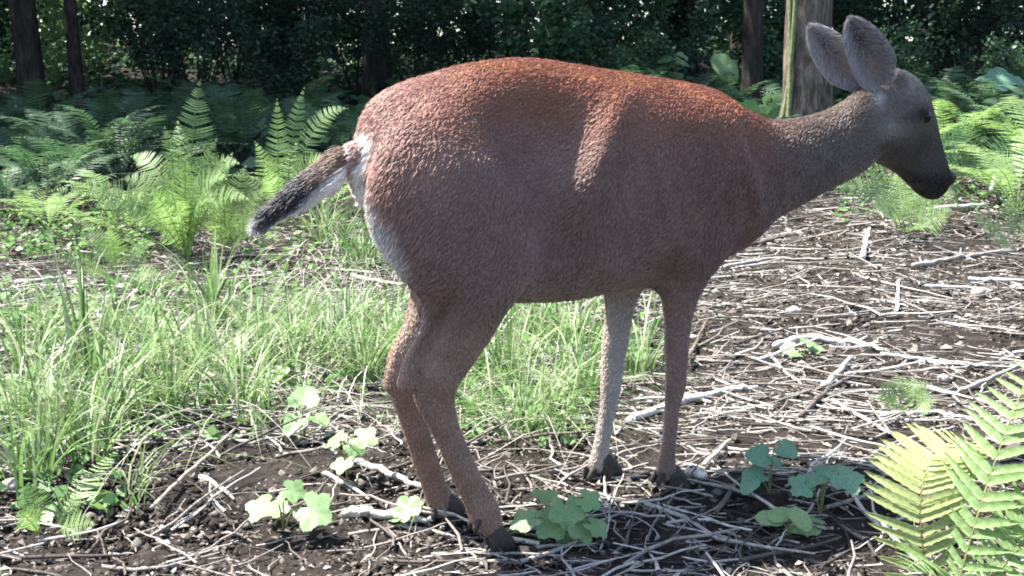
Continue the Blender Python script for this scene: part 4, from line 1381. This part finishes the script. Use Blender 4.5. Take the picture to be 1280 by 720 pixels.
stone(1222, 370, 0.035, 'rounded grey stone at the end of the pale twig-like stick', (0.30, 0.27, 0.25), seed=1)
stone(992, 392, 0.026, 'small pale stone on the crumbly soil mound', (0.32, 0.29, 0.27), seed=2)
stone(1180, 478, 0.022, 'flat grey stone beside the tiny fern tuft', (0.28, 0.26, 0.25), seed=3)
stone(12, 612, 0.022, 'pale grey stone beside the low fern on bare soil', (0.36, 0.33, 0.31), seed=4)

# ---- countable thin twigs, one object each
rsg = np.random.default_rng(321)
protos = []
for q in range(8):
    V, Fq, _c = twig_geo(np.zeros((1, 3)), np.zeros(1), np.ones(1), np.array([0.011 + 0.002 * (q % 3)]), np.zeros(1), rsg, 8, 6, 0.09)
    V[:, 2] -= height(V[:, 0], V[:, 1]) * 0.0
    V[:, 2] -= V[:, 2].mean()
    col = np.tile(WOODC[[0, 3, 1, 5, 0, 3, 2, 5][q]], (len(V), 1)) * 1.1
    me_o = mesh_obj('twig', V, Fq, M['wood'], None, True, col, link=False)
    protos.append(me_o)
tz = [(880, 200, 1280, 300, 40), (860, 300, 1280, 400, 70), (880, 400, 1280, 500, 50), (860, 495, 1180, 600, 60), (640, 540, 860, 660, 32), (300, 320, 520, 400, 14), (200, 540, 520, 700, 20), (-10, 330, 180, 420, 10)]
P_ = zone_points(tz, rsg)
lab = np.concatenate([[k] * z[4] for k, z in enumerate(tz)])
TWL = ['around the bright low fern', 'beyond the chest of the deer', 'around the curved barkless stick', 'between the front hooves and the large fern', 'under the belly of the deer', 'behind the hocks of the deer', 'on the bare dark soil', 'beside the leafy ground cover']
for q, p in enumerate(P_):
    o = protos[q % 8].copy()
    COL.objects.link(o)
    l = min(max(rsg.lognormal(math.log(0.16), 0.45), 0.07), 0.42) * (1.25 if p[1] > 4 else 1)
    a = rsg.normal(0.0, 0.5) if lab[q] in (3, 1, 2) else rsg.uniform(0, 3.14)
    hx, hy = math.cos(a) * l / 2, math.sin(a) * l / 2
    slope = float(height(p[0] + hx, p[1] + hy) - height(p[0] - hx, p[1] - hy)) / l
    th = rsg.uniform(0.7, 1.5) * (0.16 / l) ** 0.5
    o.rotation_euler = (0, -math.atan(slope) - rsg.normal(0, 0.05), a)
    o.scale = (l, l, l * 1.0)
    o.scale = (l, l * th, l * th)
    o.location = (p[0], p[1], p[2] + 0.007 + abs(rsg.normal(0, 0.006)))
    tag(o, 'thin weathered twig lying loose on the litter ' + TWL[lab[q]], 'twig', 'thin weathered twigs on the litter')

# ---- grass
def blades(P_, ln, wd, lean, az, rsg, segs=5):
    n = len(P_)
    t = np.linspace(0, 1, segs + 1)
    h = np.stack([np.cos(az), np.sin(az), np.zeros(n)], 1)
    out = (lean[:, None] * (t ** 1.7)[None]) * ln[:, None]
    up = ln[:, None] * (t[None] * (1 - 0.35 * lean[:, None] * t[None] ** 1.6) - 0.25 * (np.clip(lean, 0.6, 2) - 0.6)[:, None] * (t ** 3)[None])
    c_ = P_[:, None] + h[:, None] * out[..., None]
    c_[..., 2] += up
    az2 = az + math.pi / 2 + rsg.normal(0, 0.5, n)
    s = np.stack([np.cos(az2), np.sin(az2), np.zeros(n)], 1)
    w_ = wd[:, None] * (1 - t ** 1.8)[None] * 0.5 + 0.0002
    V = np.stack([c_ - s[:, None] * w_[..., None], c_ + s[:, None] * w_[..., None]], 2).reshape(n, -1, 3)
    q = np.array([(2 * j, 2 * j + 1, 2 * j + 3, 2 * j + 2) for j in range(segs)])
    Fq = (q[None] + (np.arange(n) * (segs + 1) * 2)[:, None, None]).reshape(-1, 4)
    return V.reshape(-1, 3), Fq


GC = np.array([(0.12, 0.22, 0.065), (0.18, 0.29, 0.105), (0.08, 0.16, 0.045), (0.28, 0.37, 0.19), (0.14, 0.24, 0.085), (0.34, 0.37, 0.24)])


def grass_col(n, per, rsg):
    return np.repeat(GC[rsg.integers(0, 6, n)] * rsg.uniform(0.8, 1.15, (n, 1)), per, 0)


rsg = np.random.default_rng(55)
gz = [(-250, 380, -30, 600, 500), (480, 250, 700, 400, 500), (-30, 390, 340, 560, 600), (120, 440, 340, 535, 380), (360, 370, 520, 490, 480), (560, 390, 745, 540, 560), (640, 385, 830, 440, 200), (-30, 530, 180, 650, 420), (200, 340, 420, 430, 300), (-30, 360, 200, 430, 200), (400, 260, 470, 330, 220), (600, 500, 720, 560, 220), (330, 470, 520, 540, 130)]
P_ = zone_points(gz, rsg); n = len(P_)
cl = vnoise(P_ * np.array([1, 1, 0]), 7, 4)
P_ = P_[cl > 0.0]; n = len(P_)
ln = np.clip(rsg.lognormal(math.log(0.15), 0.5, n), 0.05, 0.40)
V, Fq = blades(P_, ln, rsg.uniform(0.0020, 0.0050, n), np.abs(rsg.normal(0.95, 0.55, n)), rsg.uniform(0, 6.283, n), rsg)
tag(mesh_obj('grass', V, Fq, M['grass'], None, False, grass_col(n, 12, rsg)), 'thin pale green grass growing through the litter', 'grass', kind='stuff')


def tuft(px, py, n, l, spread, label, seed, wd=0.0045, leanm=0.55, group=None):
    rg = np.random.default_rng(seed)
    g_ = ground(px, py)
    az = rg.uniform(0, 6.283, n); r = np.abs(rg.normal(0, spread, n))
    P_ = np.stack([np.cos(az) * r, np.sin(az) * r, np.zeros(n) - 0.004], 1)
    l *= 1.2
    V, Fq = blades(P_, np.clip(rg.normal(l, l * 0.28, n), l * .3, l * 1.5), rg.uniform(0.7, 1.45, n) * wd, np.abs(rg.normal(leanm, 0.35, n)), az + rg.normal(0, 0.5, n), rg, 6)
    root = mesh_obj('grass_tuft', V, Fq, M['grass'], None, False, grass_col(n, 14, rg))
    root.location = g_
    tag(root, label, 'grass tuft', group)


tuft(216, 524, 70, 0.17, 0.03, 'dense bright grass tuft at the edge of the bare dark soil', 1, 0.005, 0.45)
tuft(112, 500, 34, 0.33, 0.03, 'tall grass tuft with long broad upright blades', 2, 0.008, 0.35)
tuft(268, 412, 46, 0.26, 0.03, 'bluish broad-bladed grass tuft growing below the tall fern clump', 3, 0.011, 0.5)
tuft(452, 334, 70, 0.22, 0.06, 'short bright grass tuft behind the rump of the deer', 4, 0.006, 0.5)
tuft(455, 478, 80, 0.26, 0.05, 'fine drooping grass tuft behind the hocks of the deer', 5, 0.0035, 0.9)
tuft(634, 482, 60, 0.24, 0.03, 'upright green grass tuft growing below the belly of the deer', 6, 0.005, 0.45)
tuft(655, 545, 70, 0.20, 0.05, 'arching grass tuft between hind legs and front legs', 7, 0.0035, 1.0)
tuft(30, 470, 40, 0.26, 0.05, 'loose grass tuft with leaning blades at the edge of the clearing', 8, 0.007, 0.6)
tuft(402, 300, 60, 0.24, 0.08, 'bright grass tuft under the tail of the deer', 9, 0.006, 0.6)
tuft(60, 560, 40, 0.24, 0.06, 'thin pale grass tuft leaning over the low fern', 10, 0.0035, 0.7)
for q, (px, py) in enumerate([(40, 600), (110, 575), (150, 500), (200, 440), (280, 480), (320, 420), (430, 420), (410, 450), (490, 445), (60, 430), (140, 540), (730, 500), (670, 420), (330, 455), (20, 540), (170, 470), (300, 515), (365, 470), (715, 430), (590, 470), (700, 480), (250, 470), (150, 425), (370, 430), (800, 470)]):
    tuft(px, py, 46, 0.19, 0.05, 'small tuft of pale grass in litter ' + ('around the tall broad-bladed grass tuft' if px < 200 else 'between the fern clump and the bare soil' if px < 345 else 'behind the hocks of the deer' if px < 540 else 'under the belly of the deer'), 30 + q, 0.0062, 0.7, 'small grass tufts in the sunny litter')

# ---- broad-leaved seedlings
def leaf_blade(kind):
    """outline of a leaf of length 1 along +x: lobed, heart or oval; a bowed, folded sheet"""
    n = 44; V = [(0.42, 0, 0.0)]
    ring = []
    for i in range(n):
        a = 2 * math.pi * i / n
        if kind == 'lobed':
            r = 0.40 + 0.16 * abs(math.cos(2.5 * a)) ** 1.2 + 0.025 * math.cos(19 * a)
            if abs(a - math.pi) < 0.25: r *= 0.55
        elif kind == 'oval':
            r = 0.30 / math.sqrt((0.60 * math.cos(a)) ** 2 + (0.98 * math.sin(a)) ** 2) + 0.008 * math.cos(16 * a)
        else:
            r = 0.44 + 0.05 * math.cos(a) + 0.06 * math.cos(3 * a) + 0.02 * math.cos(15 * a)
            if abs(a - math.pi) < 0.3: r *= 0.7
        ring.append((0.42 + r * math.cos(a), r * math.sin(a)))
    for f in (0.5, 1.0):
        for (x, y) in ring:
            xx = 0.42 + (x - 0.42) * f; yy = y * f
            V.append((xx, yy, 0.16 * abs(yy) - 0.22 * (xx - 0.3) ** 2 + 0.02 * math.sin(xx * 14 + yy * 9)))
    V[0] = (0.42, 0, -0.005)
    Fc = [(0, 1 + i, 1 + (i + 1) % n) for i in range(n)] + [(1 + i, 1 + n + i, 1 + n + (i + 1) % n, 1 + (i + 1) % n) for i in range(n)]
    return V, Fc


LEAF = {}
for kd_ in ('lobed', 'oval', 'heart'):
    for mm in ('broad', 'broad_blue'):
        V, Fc = leaf_blade(kd_)
        me = bpy.data.meshes.new('leaf'); me.from_pydata(V, [], Fc); me.update(); me.shade_smooth(); me.materials.append(M[mm])
        LEAF[kd_, mm] = me


def seedling(base_px, leaves, label, kind='heart', m='broad', tilt=0.55, cat='plant', group=None):
    """leaves: (px, py, size m) of leaf centres, floating at stem ends above the base"""
    base = ground(*base_px)
    root = empty('seedling', base)
    tag(root, label, cat, group)
    rl = random.Random(base_px[0] * 3 + base_px[1])
    for (px, py, sz) in leaves:
        c_ = at(px, py, base[1] + rl.uniform(-0.06, 0.05)) - base
        if c_[2] < 0.012: c_[2] = 0.012
        out = c_ * np.array([1, 1, 0])
        if np.linalg.norm(out) < 0.01: out = np.array([0.01, -0.02, 0])
        st = MB(); end = c_ - norm(out) * sz * 0.42
        st.add(*tube(bez(np.zeros(3) - EZ * 0.004, np.array([end[0] * 0.25, end[1] * 0.25, end[2] * 0.8]), end, 7), np.linspace(0.0022, 0.0012, 7), 5))
        sto = st.build('stem', M['stalk'], root, True)
        lo = bpy.data.objects.new('leaf', LEAF[kind, m]); COL.objects.link(lo); lo.parent = root
        az = math.atan2(out[1], out[0]) + rl.uniform(-.4, .4)
        rot = Matrix.Rotation(az, 4, 'Z') @ Matrix.Rotation(rl.uniform(-0.15, 0.35), 4, 'Y') @ Matrix.Rotation(rl.uniform(-0.4, 0.4), 4, 'X')
        tow = Matrix.Rotation(tilt * rl.uniform(0.6, 1.2), 4, 'X')      # leaves turn up to the open side
        lo.matrix_local = Matrix.Translation(Vector(end)) @ tow @ rot @ Matrix.Diagonal((sz, sz, sz, 1))
    return root


seedling((380, 552), [(383, 508, 0.085), (366, 522, 0.07), (398, 520, 0.06)], 'bright seedling with broad overlapping leaves behind the bare soil', 'heart')
seedling((434, 598), [(432, 576, 0.05), (422, 550, 0.055), (452, 548, 0.06), (440, 556, 0.045)], 'small lobed seedling with a round leaf hanging over the twigs', 'lobed')
seedling((355, 668), [(330, 628, 0.075), (367, 610, 0.05), (396, 632, 0.08), (392, 650, 0.06), (345, 640, 0.05)], 'bright low seedling with angular leaves on the bare dark soil', 'lobed')
seedling((515, 658), [(508, 632, 0.06), (520, 640, 0.05), (500, 645, 0.05)], 'small yellow-green seedling against the hind hooves', 'lobed')
seedling((700, 672), [(680, 626, 0.065), (712, 628, 0.07), (735, 622, 0.05), (660, 650, 0.06), (725, 650, 0.07), (695, 648, 0.07), (705, 660, 0.06), (745, 655, .05)], 'leafy seedling cluster in front of the farther front hoof', 'lobed')
seedling((962, 620), [(952, 572, 0.06), (982, 557, 0.055), (945, 592, 0.06), (935, 598, 0.05), (970, 580, .045)], 'dark green seedling with upright rounded leaves among twigs', 'heart', 'broad_blue')
seedling((1025, 648), [(1060, 592, 0.075), (1020, 596, 0.06), (1000, 604, 0.055), (1040, 590, 0.055)], 'bluish-green lobed seedling on a long stalk among twigs', 'lobed', 'broad_blue')
seedling((985, 672), [(962, 650, 0.06), (1000, 642, 0.06), (1020, 650, 0.055), (975, 640, 0.05), (1005, 662, .06)], 'low cluster of pointed seedling leaves under the bluish seedlings', 'oval')
seedling((355, 480), [(352, 462, 0.07), (345, 478, 0.08), (365, 476, 0.06)], 'pale rounded seedling leaves in the grass', 'heart')
seedling((300, 448), [(302, 432, 0.06), (290, 425, .05)], 'single bright seedling leaf standing in the grass below the fern', 'heart')
seedling((790, 470), [(802, 452, .06), (780, 440, .06), (812, 470, .05), (795, 480, .05)], 'small leafy seedling growing between the front legs', 'heart')
seedling((1005, 446), [(985, 434, .05), (1008, 430, .05), (1022, 440, .05), (995, 442, .045)], 'pale mossy seedling leaves under the end of the curved barkless stick', 'lobed')
seedling((1262, 190), [(1252, 110, 0.40), (1290, 122, 0.33), (1275, 150, .25)], 'tall plant with huge ragged bluish leaves in front of the shaded ferns', 'lobed', 'broad_blue', 0.9)
seedling((842, 150), [(835, 72, .20), (850, 76, .20), (842, 84, .18), (830, 84, .18), (852, 66, .16), (846, 98, .18)], 'pale leafy sprig catching light behind the back of the deer', 'heart', 'broad')
seedling((900, 160), [(899, 100, .36), (908, 118, .25), (888, 120, .22)], 'upright pointed leaf lit behind the withers of the deer', 'oval', 'broad', 1.2)
seedling((965, 168), [(935, 128, .3), (960, 120, .32), (975, 132, .28), (950, 140, .3), (985, 122, .25), (925, 140, .25), (970, 145, .3)], 'sunlit broad-leaved plant at the foot of the stout trunk', 'oval', 'broad', 0.7)
# leafy ground cover left and between
rsg = np.random.default_rng(99)
P_ = zone_points([(-30, 270, 190, 330, 800), (300, 285, 480, 345, 260), (-30, 360, 200, 420, 260), (180, 350, 420, 430, 220), (1140, 195, 1320, 270, 600), (560, 480, 740, 560, 200), (640, 390, 820, 450, 160), (-30, 400, 340, 560, 450), (-30, 540, 160, 650, 160), (380, 380, 520, 500, 160), (1040, 205, 1160, 285, 300)], rsg); n = len(P_)
P_[:, 2] += rsg.uniform(0.01, 0.09, n) * np.clip(P_[:, 1] / 6, 0.4, 1.3)
V, Fq = leaf_cloud(P_, np.stack([rsg.normal(0, 1, n), rsg.normal(0, 1, n), rsg.normal(0, .25, n)], 1), 0.042, rsg, 0.1)
tag(mesh_obj('ground_cover', V, Fq, M['cover'], None), 'small leafy green ground cover in the sunny litter', 'ground cover', kind='stuff')

# low leafy growth on the shaded forest floor
n = 13000
yy = rsg.uniform(9.0, 24, n); xx = (rsg.uniform(-450, 1730, n) - 640) / F_PX * yy
P_ = np.stack([xx, yy, height(xx, yy) + rsg.uniform(0.02, 0.35, n)], 1)
V, Fq = leaf_cloud(P_, np.stack([rsg.normal(0, 1, n), rsg.normal(0, 1, n), rsg.normal(0, .25, n)], 1), 0.15, rsg, 0.1)
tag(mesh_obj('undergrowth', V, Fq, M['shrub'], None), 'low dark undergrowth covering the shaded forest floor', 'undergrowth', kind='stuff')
# dry straw blades lying in the grass
P_ = zone_points([(-30, 340, 500, 560, 380), (560, 400, 760, 560, 140), (300, 300, 520, 420, 200)], rsg); n = len(P_)
V, Fq = blades(P_, rsg.uniform(0.08, 0.26, n), rsg.uniform(0.0015, 0.0036, n), rsg.uniform(1.6, 2.4, n), rsg.uniform(0, 6.283, n), rsg)
V[:, 2] = np.maximum(V[:, 2] , height(V[:, 0], V[:, 1]) + 0.006)
cs = np.repeat(np.array([(0.42, 0.40, 0.35), (0.33, 0.31, 0.27), (0.52, 0.50, 0.46)])[rsg.integers(0, 3, n)], 12, 0)
tag(mesh_obj('dry_grass', V, Fq, M['litter'], None, False, cs), 'bleached dry grass blades lying flat among the green grass', 'dry grass', kind='stuff')
